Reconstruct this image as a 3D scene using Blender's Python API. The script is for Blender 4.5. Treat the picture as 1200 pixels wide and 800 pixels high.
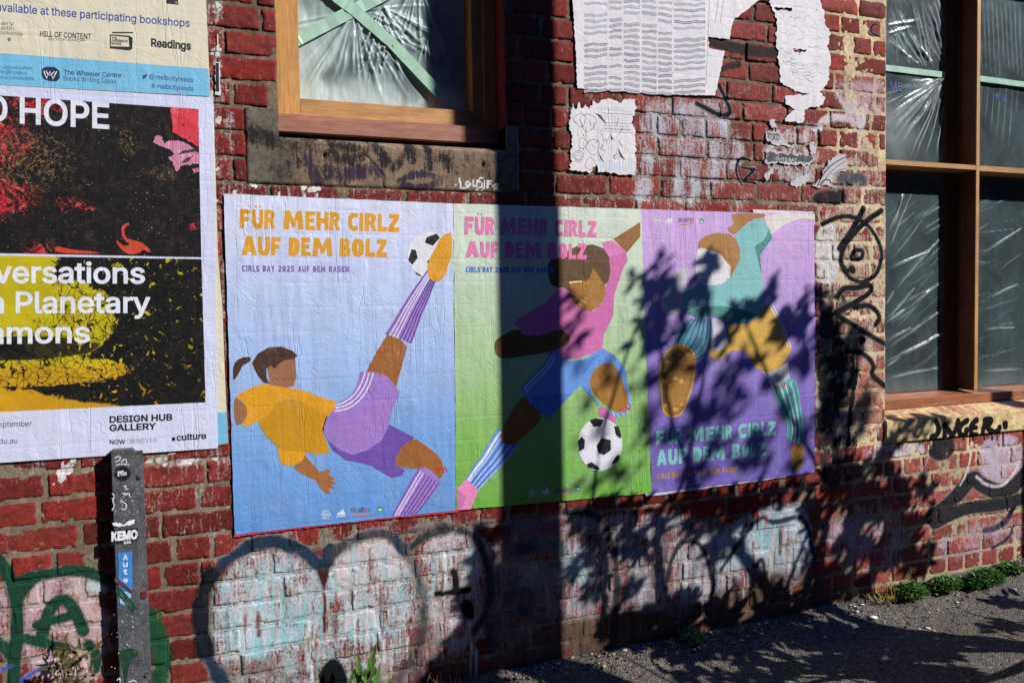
import bpy, bmesh, math, random
import numpy as np
from mathutils import Vector, Matrix
from mathutils.geometry import tessellate_polygon

for o in list(bpy.data.objects):
    bpy.data.objects.remove(o)
S = bpy.context.scene
COL = S.collection
random.seed(7)
RNG = np.random.default_rng(11)

# ------------------------------------------------------------------ camera
F_PX, PAN, TILT, ROLL, CAM_D = 929.26, 0.3613, 0.0441, -0.0169, 2.9056
CAM_Z = 0.7869 + 0.71
_f = np.array([math.sin(PAN)*math.cos(TILT), math.cos(PAN)*math.cos(TILT), -math.sin(TILT)])
_r = np.array([math.cos(PAN), -math.sin(PAN), 0.0])
_u = np.cross(_r, _f)
CR = math.cos(ROLL)*_r + math.sin(ROLL)*_u
CU = -math.sin(ROLL)*_r + math.cos(ROLL)*_u
CF = _f
cam = bpy.data.cameras.new('camera')
cam.sensor_width = 36.0
cam.lens = F_PX/1200*36
cam.clip_start = 0.05
cam.clip_end = 3000
camo = bpy.data.objects.new('camera', cam)
COL.objects.link(camo)
M = Matrix.Identity(4)
for i in range(3):
    M[i][0] = CR[i]; M[i][1] = CU[i]; M[i][2] = -CF[i]
M[0][3], M[1][3], M[2][3] = 0.0, -CAM_D, CAM_Z
camo.matrix_world = M
S.camera = camo

# ------------------------------------------------------------------ sun, sky, exposure
SUN_AZ, SUN_EL = math.radians(47), math.radians(35)
SUN = Vector((math.cos(SUN_EL)*math.sin(SUN_AZ), -math.cos(SUN_EL)*math.cos(SUN_AZ), math.sin(SUN_EL)))
sl = bpy.data.lights.new('sun', 'SUN')
sl.energy = 5.0
sl.angle = math.radians(0.53)
sl.color = (1.0, 0.98, 0.955)
so = bpy.data.objects.new('sun', sl)
COL.objects.link(so)
so.rotation_euler = SUN.to_track_quat('Z', 'Y').to_euler()
so.location = (6, -6, 6)
W_ = bpy.data.worlds.new('World')
S.world = W_
W_.use_nodes = True
nt = W_.node_tree
sky = nt.nodes.new('ShaderNodeTexSky')
sky.sky_type = 'NISHITA'
sky.sun_disc = False
sky.ozone_density = 8.0
sky.dust_density = .3
sky.sun_elevation = SUN_EL
sky.sun_rotation = math.atan2(SUN.x, SUN.y)
bg = nt.nodes['Background']
tint = nt.nodes.new('ShaderNodeMix'); tint.data_type = 'RGBA'; tint.blend_type = 'MULTIPLY'; tint.inputs[0].default_value = 1.0
tint.inputs[7].default_value = (.50, .80, 1.45, 1)      # deep clear-day blue
nt.links.new(sky.outputs[0], tint.inputs[6]); nt.links.new(tint.outputs[2], bg.inputs[0])
bg.inputs[1].default_value = 0.11
S.view_settings.view_transform = 'Standard'
S.view_settings.look = 'None'
S.view_settings.exposure = 0.26
S.view_settings.gamma = 1.0

# ------------------------------------------------------------------ helpers
def px(u, v, y=0.0):
    """photo pixel -> (x, z) on the vertical plane at depth y (wall face is y = 0)"""
    d = (u-600)/F_PX*CR - (v-400)/F_PX*CU + CF
    s = (CAM_D + y)/d[1]
    return d[0]*s, d[2]*s + CAM_Z

def pxg(u, v, z=0.0):
    """photo pixel -> (x, y) on the horizontal plane z"""
    d = (u-600)/F_PX*CR - (v-400)/F_PX*CU + CF
    s = (z - CAM_Z)/d[2]
    return d[0]*s, d[1]*s - CAM_D

def to_px(P):
    d = np.array([P[0], P[1]+CAM_D, P[2]-CAM_Z])
    w = d@CF
    if w <= 0.01:
        return None
    return 600 + F_PX*(d@CR)/w, 400 - F_PX*(d@CU)/w

def cr(c, pts):
    x0, y0, s = c
    return [(x0 + x/s, y0 + y/s) for x, y in pts]

def srgb(r, g, b):
    f = lambda c: c/12.92 if c <= 0.04045 else ((c+0.055)/1.055)**2.4
    return (f(r/255), f(g/255), f(b/255))

def chaikin(p, n=2, closed=True):
    for _ in range(n):
        q = []
        m = len(p)
        if not closed:
            q.append(p[0])
        for i in range(m if closed else m-1):
            a, b = p[i], p[(i+1) % m]
            q.append((a[0]*.75+b[0]*.25, a[1]*.75+b[1]*.25))
            q.append((a[0]*.25+b[0]*.75, a[1]*.25+b[1]*.75))
        if not closed:
            q.append(p[-1])
        p = q
    return p

def ragged(p, amp, step, seed=0):
    rnd = random.Random(seed)
    out = []
    for i in range(len(p)):
        a, b = p[i], p[(i+1) % len(p)]
        L = math.hypot(b[0]-a[0], b[1]-a[1])
        n = max(1, int(L/step))
        for k in range(n):
            t = k/n
            j = rnd.gauss(0, amp)
            out.append((a[0]+(b[0]-a[0])*t + j*(b[1]-a[1])/max(L, 1e-6) + rnd.gauss(0, amp*.3),
                        a[1]+(b[1]-a[1])*t - j*(b[0]-a[0])/max(L, 1e-6)))
    return out

def link(name, me, mat=None, parent=None):
    o = bpy.data.objects.new(name, me)
    COL.objects.link(o)
    if mat is not None:
        for m in (mat if isinstance(mat, (list, tuple)) else [mat]):
            me.materials.append(m)
    if parent is not None:
        o.parent = parent
    return o

def tag(o, label=None, cat=None, group=None, kind=None):
    if label: o['label'] = label
    if cat: o['category'] = cat
    if group: o['group'] = group
    if kind: o['kind'] = kind
    elif label and 'kind' not in o: o['kind'] = 'thing'
    return o

def empty(name, loc, label, cat, group=None):
    o = bpy.data.objects.new(name, None)
    COL.objects.link(o)
    o.location = loc
    o.empty_display_size = .1
    return tag(o, label, cat, group)

class MB:
    """collects faces with material slots, builds ONE mesh object"""
    def __init__(self):
        self.v, self.f, self.m, self.mats = [], [], [], []
    def mi(self, mat):
        if mat not in self.mats:
            self.mats.append(mat)
        return self.mats.index(mat)
    def add(self, vs, fs, mat):
        b = len(self.v)
        self.v += [tuple(p) for p in vs]
        k = self.mi(mat)
        for f in fs:
            self.f.append([b+i for i in f]); self.m.append(k)
    def flat(self, polys, y, mat):
        """polys = [outer, hole, ...] in (x, z); front face at depth y"""
        tri = tessellate_polygon([[Vector((a, b, 0)) for a, b in p] for p in polys])
        vs = [(a, y, b) for p in polys for a, b in p]
        fs = []
        for t in tri:
            a, b, c = [vs[i] for i in t]
            # normal must face -Y : in (x,z) counter-clockwise seen from -Y
            ar = (b[0]-a[0])*(c[2]-a[2]) - (b[2]-a[2])*(c[0]-a[0])
            fs.append(list(t) if ar > 0 else [t[0], t[2], t[1]])
        self.add(vs, fs, mat)
    def box(self, x0, x1, y0, y1, z0, z1, mat, skew=None):
        vs = [(x, y, z) for x in (x0, x1) for y in (y0, y1) for z in (z0, z1)]
        fs = [(0, 1, 3, 2), (4, 6, 7, 5), (0, 4, 5, 1), (2, 3, 7, 6), (0, 2, 6, 4), (1, 5, 7, 3)]
        self.add(vs, fs, mat)
    def hexa(self, P, mat):
        """8 points: order as box()"""
        fs = [(0, 1, 3, 2), (4, 6, 7, 5), (0, 4, 5, 1), (2, 3, 7, 6), (0, 2, 6, 4), (1, 5, 7, 3)]
        self.add(P, fs, mat)
    def tube(self, pts, rad, mat, n=8):
        pts = [Vector(p) for p in pts]
        rs = rad if isinstance(rad, (list, tuple)) else [rad]*len(pts)
        vs, fs = [], []
        for i, p in enumerate(pts):
            d = (pts[min(i+1, len(pts)-1)] - pts[max(i-1, 0)]).normalized()
            a = d.orthogonal().normalized() if abs(d.z) > .9 else d.cross(Vector((0, 0, 1))).normalized()
            b = d.cross(a)
            for k in range(n):
                t = 2*math.pi*k/n
                vs.append(p + (a*math.cos(t) + b*math.sin(t))*rs[i])
        for i in range(len(pts)-1):
            for k in range(n):
                fs.append((i*n+k, i*n+(k+1) % n, (i+1)*n+(k+1) % n, (i+1)*n+k))
        fs.append(list(range(n))[::-1]); fs.append([(len(pts)-1)*n+k for k in range(n)])
        self.add(vs, fs, mat)
    def build(self, name, parent=None, smooth=False, bevel=0):
        me = bpy.data.meshes.new(name)
        me.from_pydata(self.v, [], self.f)
        for m in self.mats:
            me.materials.append(m)
        me.polygons.foreach_set('material_index', self.m)
        if smooth:
            me.polygons.foreach_set('use_smooth', [True]*len(self.f))
        me.update()
        if bevel:
            bm = bmesh.new(); bm.from_mesh(me)
            bmesh.ops.bevel(bm, geom=bm.edges[:], offset=bevel, segments=2, affect='EDGES', clamp_overlap=True)
            bm.to_mesh(me); bm.free()
        o = bpy.data.objects.new(name, me)
        COL.objects.link(o)
        if parent is not None:
            o.parent = parent
            o.matrix_parent_inverse = parent_inv(parent)
        return o

def parent_inv(p):
    return Matrix.Translation(-Vector(p.location)) if p.parent is None else Matrix.Identity(4)

# value noise in numpy
_T = np.random.default_rng(5).random((256, 256))
def vn(x, y, seed=0):
    x = np.asarray(x, float) + seed*17.31; y = np.asarray(y, float) + seed*5.77
    ix = np.floor(x).astype(int); iy = np.floor(y).astype(int)
    fx = x-ix; fy = y-iy
    fx = fx*fx*(3-2*fx); fy = fy*fy*(3-2*fy)
    g = lambda a, b: _T[a & 255, b & 255]
    return (g(ix, iy)*(1-fx)+g(ix+1, iy)*fx)*(1-fy) + (g(ix, iy+1)*(1-fx)+g(ix+1, iy+1)*fx)*fy
def fbm(x, y, seed=0, o=3):
    s, a, t = 0, 1, 0
    for k in range(o):
        s = s + a*vn(x*2**k, y*2**k, seed+k); t += a; a *= .5
    return s/t
def sstep(a, b, x):
    t = np.clip((x-a)/(b-a), 0, 1)
    return t*t*(3-2*t)

# ------------------------------------------------------------------ node helpers
class NG:
    def __init__(self, mat):
        self.t = mat.node_tree; self.n = self.t.nodes; self.l = self.t.links
    def node(self, typ, **kw):
        n = self.n.new(typ)
        for k, v in kw.items():
            setattr(n, k, v)
        return n
    def put(self, n, i, v):
        if v is None: return
        s = n.inputs[i]
        if hasattr(v, 'is_linked') or hasattr(v, 'links'):
            self.l.new(v, s)
        elif isinstance(v, (tuple, list)) and len(v) == 3 and s.type == 'RGBA':
            s.default_value = (*v, 1)
        else:
            s.default_value = v
    def math(self, op, a, b=None, clamp=False):
        n = self.node('ShaderNodeMath', operation=op, use_clamp=clamp)
        self.put(n, 0, a); self.put(n, 1, b)
        return n.outputs[0]
    def mix(self, f, a, b, blend='MIX'):
        n = self.node('ShaderNodeMix', data_type='RGBA', blend_type=blend)
        self.put(n, 0, f); self.put(n, 6, a); self.put(n, 7, b)
        return n.outputs[2]
    def pos(self, scale=(1, 1, 1), off=(0, 0, 0)):
        g = self.node('ShaderNodeNewGeometry')
        m = self.node('ShaderNodeMapping')
        self.l.new(g.outputs['Position'], m.inputs[0])
        m.inputs[3].default_value = scale
        m.inputs[1].default_value = off
        return m.outputs[0]
    def obj(self, scale=(1, 1, 1), off=(0, 0, 0)):
        g = self.node('ShaderNodeTexCoord')
        m = self.node('ShaderNodeMapping')
        self.l.new(g.outputs['Object'], m.inputs[0])
        m.inputs[3].default_value = scale
        m.inputs[1].default_value = off
        return m.outputs[0]
    def noise(self, vec, scale, detail=3, rough=.5, dist=0):
        n = self.node('ShaderNodeTexNoise')
        self.put(n, 'Vector', vec); n.inputs['Scale'].default_value = scale
        n.inputs['Detail'].default_value = detail; n.inputs['Roughness'].default_value = rough
        n.inputs['Distortion'].default_value = dist
        return n.outputs[0]
    def voro(self, vec, scale, feature='F1', out=0):
        n = self.node('ShaderNodeTexVoronoi', feature=feature)
        self.put(n, 'Vector', vec); n.inputs['Scale'].default_value = scale
        return n.outputs[out]
    def ramp(self, f, stops, interp='LINEAR'):
        n = self.node('ShaderNodeValToRGB')
        e = n.color_ramp.elements
        n.color_ramp.interpolation = interp
        while len(e) < len(stops): e.new(.5)
        for q, (p, c) in zip(e, stops):
            q.position = p
            q.color = (c, c, c, 1) if isinstance(c, (int, float)) else (*c, 1)
        self.put(n, 0, f)
        return n.outputs[0]
    def map(self, v, a, b, c=0., d=1.):
        n = self.node('ShaderNodeMapRange')
        for i, x in enumerate((v, a, b, c, d)): self.put(n, i, x)
        return n.outputs[0]
    def bump(self, h, strength=.5, dist=.002, nrm=None):
        n = self.node('ShaderNodeBump')
        self.put(n, 'Strength', strength); self.put(n, 'Distance', dist); self.put(n, 'Height', h)
        if nrm is not None: self.put(n, 'Normal', nrm)
        return n.outputs[0]

def new_mat(name):
    m = bpy.data.materials.new(name)
    m.use_nodes = True
    return m, NG(m), m.node_tree.nodes['Principled BSDF']

def simple(name, col, rough=.6, metal=0., var=.15, vscale=30, bump=.2, bdist=.001, bscale=120, spec=.5):
    m, g, b = new_mat(name)
    p = g.pos()
    n = g.noise(p, vscale, 4, .6)
    g.put(b, 'Base Color', g.mix(1, (*col,), g.ramp(n, [(.25, 1-var), (.75, 1+var)]), 'MULTIPLY'))
    b.inputs['Roughness'].default_value = rough
    b.inputs['Metallic'].default_value = metal
    b.inputs['Specular IOR Level'].default_value = spec
    if bump:
        g.put(b, 'Normal', g.bump(g.noise(p, bscale, 3), bump, bdist))
    return m

# crops of the photograph used for tracing outlines (x0, y0, zoom)
A = (250, 210, 4.138); B = (260, 380, 3.077); C = (520, 220, 4.0); Dd = (520, 400, 3.81)
E = (740, 230, 4.21); G = (740, 400, 4.0); H = (560, 0, 3.333); I = (820, 0, 3.333)
J = (230, 0, 3.243); K = (220, 600, 3.158); L = (0, 520, 2.857); P4 = (0, 540, 3.077)
T1 = (0, 0, 4.0); T2 = (0, 180, 4.0); T3 = (0, 360, 4.0); Q = (920, 180, 2.354); R3 = (1020, 440, 5.0)
PP = (860, 540, 3.077); U1 = (540, 560, 3.333); V1 = (640, 640, 3.75); R1 = (1000, 0, 3.075)
# ------------------------------------------------------------------ ground
def gz(x, y):
    x = np.asarray(x, float); y = np.asarray(y, float)
    z = .055*sstep(-.26, -.02, y) + .07*sstep(2.1, 4.2, x)*sstep(-1.6, -.2, y)
    return z
m_asph, g, b = new_mat('asphalt')
p = g.pos()
n1 = g.noise(p, 3.2, 5, .6); n2 = g.noise(p, 190, 2, .7); v = g.voro(p, 145)
c = g.mix(n1, (.036, .030, .024), (.085, .071, .055))
c = g.mix(g.ramp(n2, [(.46, 0), (.66, 1)]), c, (.26, .225, .175))
vc = g.node('ShaderNodeTexVoronoi'); g.put(vc, 'Vector', p); vc.inputs['Scale'].default_value = 125
sp = g.ramp(vc.outputs[1], [(.70, 0), (.90, .85)])
c = g.mix(sp, c, (.30, .26, .205))
c = g.mix(g.ramp(g.noise(p, 60, 3), [(.3, .55), (.7, 1.15)]), (0, 0, 0), c) if False else g.mix(1, c, g.ramp(g.noise(p, 26, 4), [(.3, .62), (.7, 1.2)]), 'MULTIPLY')
g.put(b, 'Base Color', c)
b.inputs['Roughness'].default_value = .9
h = g.math('ADD', g.math('MULTIPLY', n2, .6), g.math('MULTIPLY', v, .7))
g.put(b, 'Normal', g.bump(h, 1.0, .010))
def grid_sheet(xs, ys, zf):
    X, Y = np.meshgrid(xs, ys)
    Z = zf(X, Y)
    nx, ny = len(xs), len(ys)
    v = np.stack([X.ravel(), Y.ravel(), Z.ravel()], 1)
    i = np.arange(nx*ny).reshape(ny, nx)
    q = np.stack([i[:-1, :-1], i[:-1, 1:], i[1:, 1:], i[1:, :-1]], -1).reshape(-1, 4)
    return v, q
def np_mesh(name, v, q, smooth=True):
    me = bpy.data.meshes.new(name)
    me.vertices.add(len(v)); me.vertices.foreach_set('co', np.ascontiguousarray(v, np.float32).ravel())
    nf = len(q); k = q.shape[1]
    me.loops.add(nf*k); me.loops.foreach_set('vertex_index', np.ascontiguousarray(q, np.int32).ravel())
    me.polygons.add(nf)
    me.polygons.foreach_set('loop_start', np.arange(0, nf*k, k, dtype=np.int32))
    me.polygons.foreach_set('loop_total', np.full(nf, k, np.int32))
    if smooth: me.polygons.foreach_set('use_smooth', np.ones(nf, bool))
    me.update(calc_edges=True); me.validate()
    return me
xs = np.concatenate([np.linspace(-300, -2, 14)[:-1], np.arange(-2, 6, .016), np.linspace(6, 300, 14)])
ys = np.concatenate([np.linspace(-300, -3, 14)[:-1], np.linspace(-3, -1.3, 30)[:-1], np.arange(-1.3, .031, .014)])
def gzz(X, Y):
    near = sstep(-3, -1, Y)*(np.abs(X) < 7)
    return gz(X, Y) + near*((fbm(X*9, Y*9, 3)-.5)*.012 + (fbm(X*60, Y*60, 9, 2)-.5)*.005) + .012*near*sstep(-.12, 0, Y)*fbm(X*14, Y*14, 4)
v, q = grid_sheet(xs, ys, gzz)
o = link('pavement', np_mesh('pavement', v, q), m_asph)
tag(o, kind='structure')

# ------------------------------------------------------------------ brick wall: layout
COURSE = .0864
ZJ = 1.2292 + .71           # centre of the bed joint just above the football posters
JT = .0094
WX0, WX1, WZ1 = -1.7, 5.6, 3.3
xw, _ = px(324, 60); LWX0 = xw               # left window opening
LWX1 = px(592, 60)[0]
LSX0 = px(288, 170)[0]; LSX1 = LWX1 + (LWX0-LSX0)*.45
LSZ0 = ZJ + 0*COURSE + .003; LSZ0 = px(300, 215)[1]
RWX0, RWX1 = px(1038, 250)[0], 4.75
RSZ0 = px(1040, 519)[1]                       # underside of the brick sill
STZ1 = px(300, 127.5)[1]                      # top of the stone block
def blocked(z):
    r = []
    if z > STZ1: r.append((LWX0, LWX1))
    elif z > LSZ0: r.append((LSX0, LSX1))
    if z > RSZ0: r.append((RWX0, RWX1))
    return r
rnd = random.Random(3)
bricks = []   # x0,x1,z0,z1
k0 = int(math.floor((-.05-ZJ)/COURSE)); k1 = int(math.ceil((WZ1-ZJ)/COURSE))
for k in range(k0, k1):
    z0 = ZJ + k*COURSE + JT/2; z1 = z0 + COURSE - JT
    zc = (z0+z1)/2
    header = (k % 6 == 3)
    x = WX0 - rnd.random()*.05 - (.12 if k % 2 else 0)
    segs = []
    while x < WX1:
        w = .110 if header else (.230 if rnd.random() > .13 else .110)
        w += rnd.gauss(0, .0022)
        segs.append([x, x+w]); x += w + JT*rnd.uniform(.75, 1.35)
    bl = blocked(zc)
    for a, c_ in segs:
        parts = [(a, c_)]
        for u0, u1 in bl:
            nx_ = []
            for s, e in parts:
                if e <= u0 or s >= u1: nx_.append((s, e)); continue
                if s < u0: nx_.append((s, u0))
                if e > u1: nx_.append((u1, e))
            parts = nx_
        for s, e in parts:
            if e-s > .03: bricks.append((s, e, z0, z1))

# ------------------------------------------------------------------ paint layer (spray paint, smears, flecks, painted pole shade) on the wall
class Paint:
    def __init__(self, x, z):
        self.x, self.z = x, z
        self.rgb = np.full((len(x), 3), .5, np.float32); self.a = np.zeros(len(x), np.float32)
    def over(self, idx, a, col):
        a0 = self.a[idx]; f = np.clip(a/np.maximum(np.maximum(a, a0), 1e-4), 0, 1)*np.clip(a*1.3, 0, 1)
        f = np.where(a0 < .02, 1, f)[:, None]
        self.rgb[idx] = self.rgb[idx]*(1-f) + np.array(col, np.float32)*f
        self.a[idx] = np.maximum(a, a0*(1-np.clip(a, 0, 1))+a*np.clip(a, 0, 1))
    def box(self, x0, x1, z0, z1):
        return np.nonzero((self.x > x0) & (self.x < x1) & (self.z > z0) & (self.z < z1))[0]
    def stroke(self, pts, w, col, a=1.6, soft=.35, smooth=2, over=.5):
        """pts in photo pixels, w = stroke width in metres"""
        P_ = chaikin(list(pts), smooth, False) if smooth else list(pts)
        P_ = np.array([px(*p_) for p_ in P_])
        r = w/2; R = r*(1+soft*2)
        idx = self.box(P_[:, 0].min()-R, P_[:, 0].max()+R, P_[:, 1].min()-R, P_[:, 1].max()+R)
        if not len(idx): return
        X, Z = self.x[idx], self.z[idx]
        d = np.full(len(idx), 9., np.float32)
        for (ax, az), (bx, bz) in zip(P_[:-1], P_[1:]):
            dx, dz = bx-ax, bz-az; L2 = dx*dx+dz*dz+1e-12
            t = np.clip(((X-ax)*dx+(Z-az)*dz)/L2, 0, 1)
            d = np.minimum(d, np.hypot(X-ax-t*dx, Z-az-t*dz))
        if soft > .45: d = d + (fbm(X*22, Z*22, 7, 3)-.5)*r*1.1
        al = a*(1-sstep(r*(1-soft), R, d))
        if soft > .45: al = al*(.55+.8*fbm(X*30, Z*12, 8, 3))
        k = al > .01
        self.over(idx[k], al[k], col)
    def fill(self, pts, col, a=.7, soft=.03, noise=.3, ns=14, smooth=2, seed=1, col2=None):
        P_ = chaikin(list(pts), smooth) if smooth else list(pts)
        P_ = np.array([px(*p_) for p_ in P_])
        R = soft
        idx = self.box(P_[:, 0].min()-R, P_[:, 0].max()+R, P_[:, 1].min()-R, P_[:, 1].max()+R)
        if not len(idx): return
        X, Z = self.x[idx], self.z[idx]
        d = np.full(len(idx), 9., np.float32); ins = np.zeros(len(idx), bool)
        n = len(P_)
        for i in range(n):
            (ax, az), (bx, bz) = P_[i], P_[(i+1) % n]
            dx, dz = bx-ax, bz-az; L2 = dx*dx+dz*dz+1e-12
            t = np.clip(((X-ax)*dx+(Z-az)*dz)/L2, 0, 1)
            d = np.minimum(d, np.hypot(X-ax-t*dx, Z-az-t*dz))
            c_ = (az > Z) != (bz > Z)
            with np.errstate(divide='ignore', invalid='ignore'):
                xi = ax + (Z-az)*dx/np.where(abs(dz) < 1e-12, 1e-12, dz)
            ins ^= c_ & (X < xi)
        sd = np.where(ins, d, -d)
        al = a*sstep(-soft, soft*.6, sd)*(1-noise+noise*2*fbm(X*ns, Z*ns, seed))
        k = al > .01
        if col2 is not None:
            m_ = (sstep(.38, .62, .62*fbm(X*70, Z*9, seed+3)+.38*fbm(X*11, Z*11, seed+4)))[:, None]
            col = (np.array(col)*(1-m_)+np.array(col2)*m_)[k]
        self.over(idx[k], al[k], col)
    def flecks(self, n, rect, size, col, seed=0, a=1.6, tall=1.4):
        r_ = random.Random(seed)
        for _ in range(n):
            u = r_.uniform(rect[0], rect[2]); v_ = r_.uniform(rect[1], rect[3])
            x, z = px(u, v_); s = size*r_.uniform(.4, 1.5)
            idx = self.box(x-s*2, x+s*2, z-s*2*tall, z+s*2*tall)
            if not len(idx): continue
            X, Z = self.x[idx], self.z[idx]
            d = np.hypot(X-x, (Z-z)/tall)*(1+.9*(fbm(X*90, Z*90, _ % 50)-.5)*2)
            al = a*(d < s)
            k = al > 0
            self.over(idx[k], al[k].astype(np.float32), col)

BLK = (.006, .006, .007); WHT = (.62, .60, .60); NAVY = (.018, .035, .062); AQUA = (.36, .62, .66)
GREEN = (.012, .055, .032); CREAM = (.62, .49, .28)

def paint_wall(p):
    S_, Fl = p.stroke, p.fill
    # --- paper and paste flecks around the poster edges: thin worn residue, plus some real shreds
    Wf = (.66, .62, .58)
    def residue(x0, y0, x1, y1, a, sd):
        Fl([(x0, y0), (x1, y0), (x1, y1), (x0, y1)], Wf, a, .012, .95, 34, 0, seed=sd)
    residue(240, -5, 261, 230, 0.25, 51); residue(246, 90, 274, 420, 0.23, 52); residue(160, 526, 275, 546, 0.23, 53)
    residue(0, 538, 160, 556, 0.18, 54); residue(262, 212, 580, 240, 0.18, 55); residue(660, 226, 955, 248, 0.19, 56)
    residue(160, 545, 275, 640, 0.13, 57); residue(955, 180, 1036, 510, 0.20, 58); residue(1040, 520, 1200, 640, 0.16, 59); residue(280, 600, 580, 640, 0.14, 60)
    residue(660, 100, 1036, 240, 0.12, 61)
    p.flecks(14, (246, 5, 258, 250), .0065, Wf, 1); p.flecks(10, (170, 530, 270, 544), .006, Wf, 3, tall=.8); p.flecks(7, (70, 538, 90, 558), .007, Wf, 11); p.flecks(9, (262, 216, 400, 232), .005, Wf, 6)

    # --- pale worn paint fields of the throw-up letters, lower wall, then painted pole shade
    Fl(cr(K, [(45, 380), (75, 250), (150, 165), (250, 118), (370, 118), (450, 160), (500, 215), (545, 150), (620, 100), (720, 90), (800, 130), (850, 210), (880, 320), (870, 440), (840, 540), (800, 640), (600, 660), (400, 680), (140, 680), (75, 560)]), (.62, .55, .55), .64, .03, .6, 16, seed=2, col2=(.42, .54, .57))
    Fl(cr(K, [(150, 420), (200, 300), (300, 200), (420, 215), (480, 280), (500, 400), (430, 480), (250, 560), (160, 520)]), (.27, .55, .60), .80, .09, .6, 9, seed=3, col2=(.52, .60, .62))
    Fl(cr(K, [(560, 400), (620, 330), (700, 300), (800, 290), (850, 360), (830, 420), (700, 470), (580, 500)]), (.30, .54, .58), .68, .09, .7, 9, seed=4, col2=(.56, .54, .56))
    Fl(cr(K, [(840, 130), (900, 90), (1000, 75), (1080, 100), (1130, 170), (1130, 350), (1080, 470), (960, 540), (880, 520), (890, 300)]), (.58, .52, .53), .60, .03, .6, 15, seed=5, col2=(.44, .42, .45))
    Fl(cr(K, [(850, 160), (980, 130), (1130, 110), (1140, 230), (960, 240)]), (.45, .62, .64), .60, .07, .8, 12, seed=6, col2=(.6, .6, .6))
    Fl([(584, 615), (640, 605), (700, 604), (770, 602), (850, 612), (880, 640), (880, 690), (800, 712), (700, 735), (640, 760), (584, 770)], (.46, .43, .45), .62, .04, .7, 12, seed=7, col2=(.24, .25, .28))
    Fl([(600, 640), (665, 625), (700, 640), (705, 675), (660, 690), (600, 690)], (.32, .48, .52), .66, .07, .8, 10, seed=8, col2=(.46, .45, .47))
    Fl([(820, 640), (860, 610), (905, 590), (950, 590), (950, 670), (930, 678), (880, 665), (830, 672)], (.44, .50, .53), .76, .03, .6, 12, seed=9, col2=(.28, .29, .32))
    Fl([(850, 640), (900, 600), (925, 605), (900, 650), (860, 672)], (.24, .46, .52), .80, .05, .7, 12, seed=10, col2=(.45, .5, .52))
    Fl([(572, 606), (660, 598), (664, 700), (660, 780), (560, 790)], (.030, .036, .055), .55, .03, .8, 12, seed=63)  # navy patch painted in to deepen the pole's shadow on the wall
    # dirty brown band at the wall foot
    Fl([(560, 770), (690, 718), (780, 716), (830, 700), (870, 672), (940, 672), (1010, 690), (1010, 740), (560, 850)], (.125, .075, .048), .66, .05, .8, 10, seed=11, col2=(.07, .05, .038))
    Fl([(236, 790), (300, 770), (560, 720), (600, 860), (236, 860)], (.10, .065, .05), .38, .06, .9, 9, seed=41)
    rs = random.Random(77)
    for _k in range(110):
        u = rs.uniform(245, 560); v0 = rs.uniform(640, 770); L_ = rs.uniform(12, 60)
        c_ = rs.choice(((.60, .60, .60), (.62, .66, .66), (.22, .06, .05), (.33, .5, .54), (.5, .42, .43)))
        S_([(u, v0), (u+rs.uniform(-1, 1), v0+L_*.5), (u+rs.uniform(-1, 1), v0+L_)], rs.uniform(.004, .012), c_, rs.uniform(.5, .9), .6)
    for _k in range(60):
        u = rs.uniform(670, 950); v0 = rs.uniform(600, 670); L_ = rs.uniform(12, 50)
        S_([(u, v0), (u, v0+L_*.5), (u+rs.uniform(-1, 1), v0+L_)], rs.uniform(.004, .012), rs.choice(((.5, .5, .5), (.1, .1, .11), (.2, .07, .06), (.33, .48, .5))), rs.uniform(.5, .85), .6)
    # --- outlines
    S_(cr(K, [(135, 640), (75, 545), (48, 430), (55, 320), (90, 235), (150, 172), (230, 125), (300, 108), (375, 118), (440, 150), (480, 200), (518, 192), (530, 140)]), .036, NAVY, 1.15, .55)
    S_(cr(K, [(70, 520), (45, 400), (60, 300), (95, 225)]), .05, BLK, .9, .6)
    S_(cr(K, [(540, 160), (600, 100), (700, 72), (780, 95), (830, 180), (862, 270), (876, 360), (868, 440), (835, 530), (780, 620)]), .032, (.05, .05, .06), .8, .7)
    S_(cr(K, [(770, 90), (780, 140), (800, 155)]), .02, NAVY, .9, .6)
    Fl(cr(K, [(478, 215), (522, 215), (505, 285)]), (.05, .015, .012), 1.3, .01, .1, smooth=0)
    S_(cr(K, [(505, 300), (508, 370), (506, 440)]), .01, (.13, .02, .015), 1.1, .5)
    S_(cr(K, [(830, 130), (860, 95), (950, 55), (1050, 70), (1100, 150), (1125, 270), (1110, 370), (1060, 440)]), .026, (.03, .035, .04), .95, .7)
    S_(cr(K, [(986, 222), (990, 255), (992, 292)]), .024, BLK, 1.0, .5)
    S_(cr(K, [(925, 300), (960, 300), (1000, 292), (1040, 286)]), .022, BLK, 1.0, .5)
    Fl(cr(K, [(1005, 345), (1045, 315), (1062, 380), (1040, 400)]), BLK, 1.2, .02, .3)
    S_(cr(K, [(870, 460), (840, 560), (880, 640)]), .06, (.05, .04, .04), .6, .8)
    Fl(cr(K, [(480, 640), (500, 570), (545, 535), (580, 580), (600, 660)]), BLK, 1.3, .012, .2)
    S_(cr(K, [(1125, 40), (1040, 45), (950, 40), (830, 70)]), .028, (.04, .04, .05), .6, .8)
    S_([(662, 600), (700, 598), (720, 640), (725, 700), (715, 760)], .028, (.03, .03, .035), .9, .6)
    S_([(780, 690), (790, 640), (810, 632), (825, 640), (838, 690), (828, 710)], .018, (.03, .03, .04), 1.0, .5)
    S_([(845, 668), (890, 600), (905, 615), (945, 600), (955, 660)], .02, NAVY, 1.0, .5)
    Fl([(880, 590), (888, 590), (890, 606), (882, 606)], (.2, .03, .02), 1.2, .008, .1, smooth=0)
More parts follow.
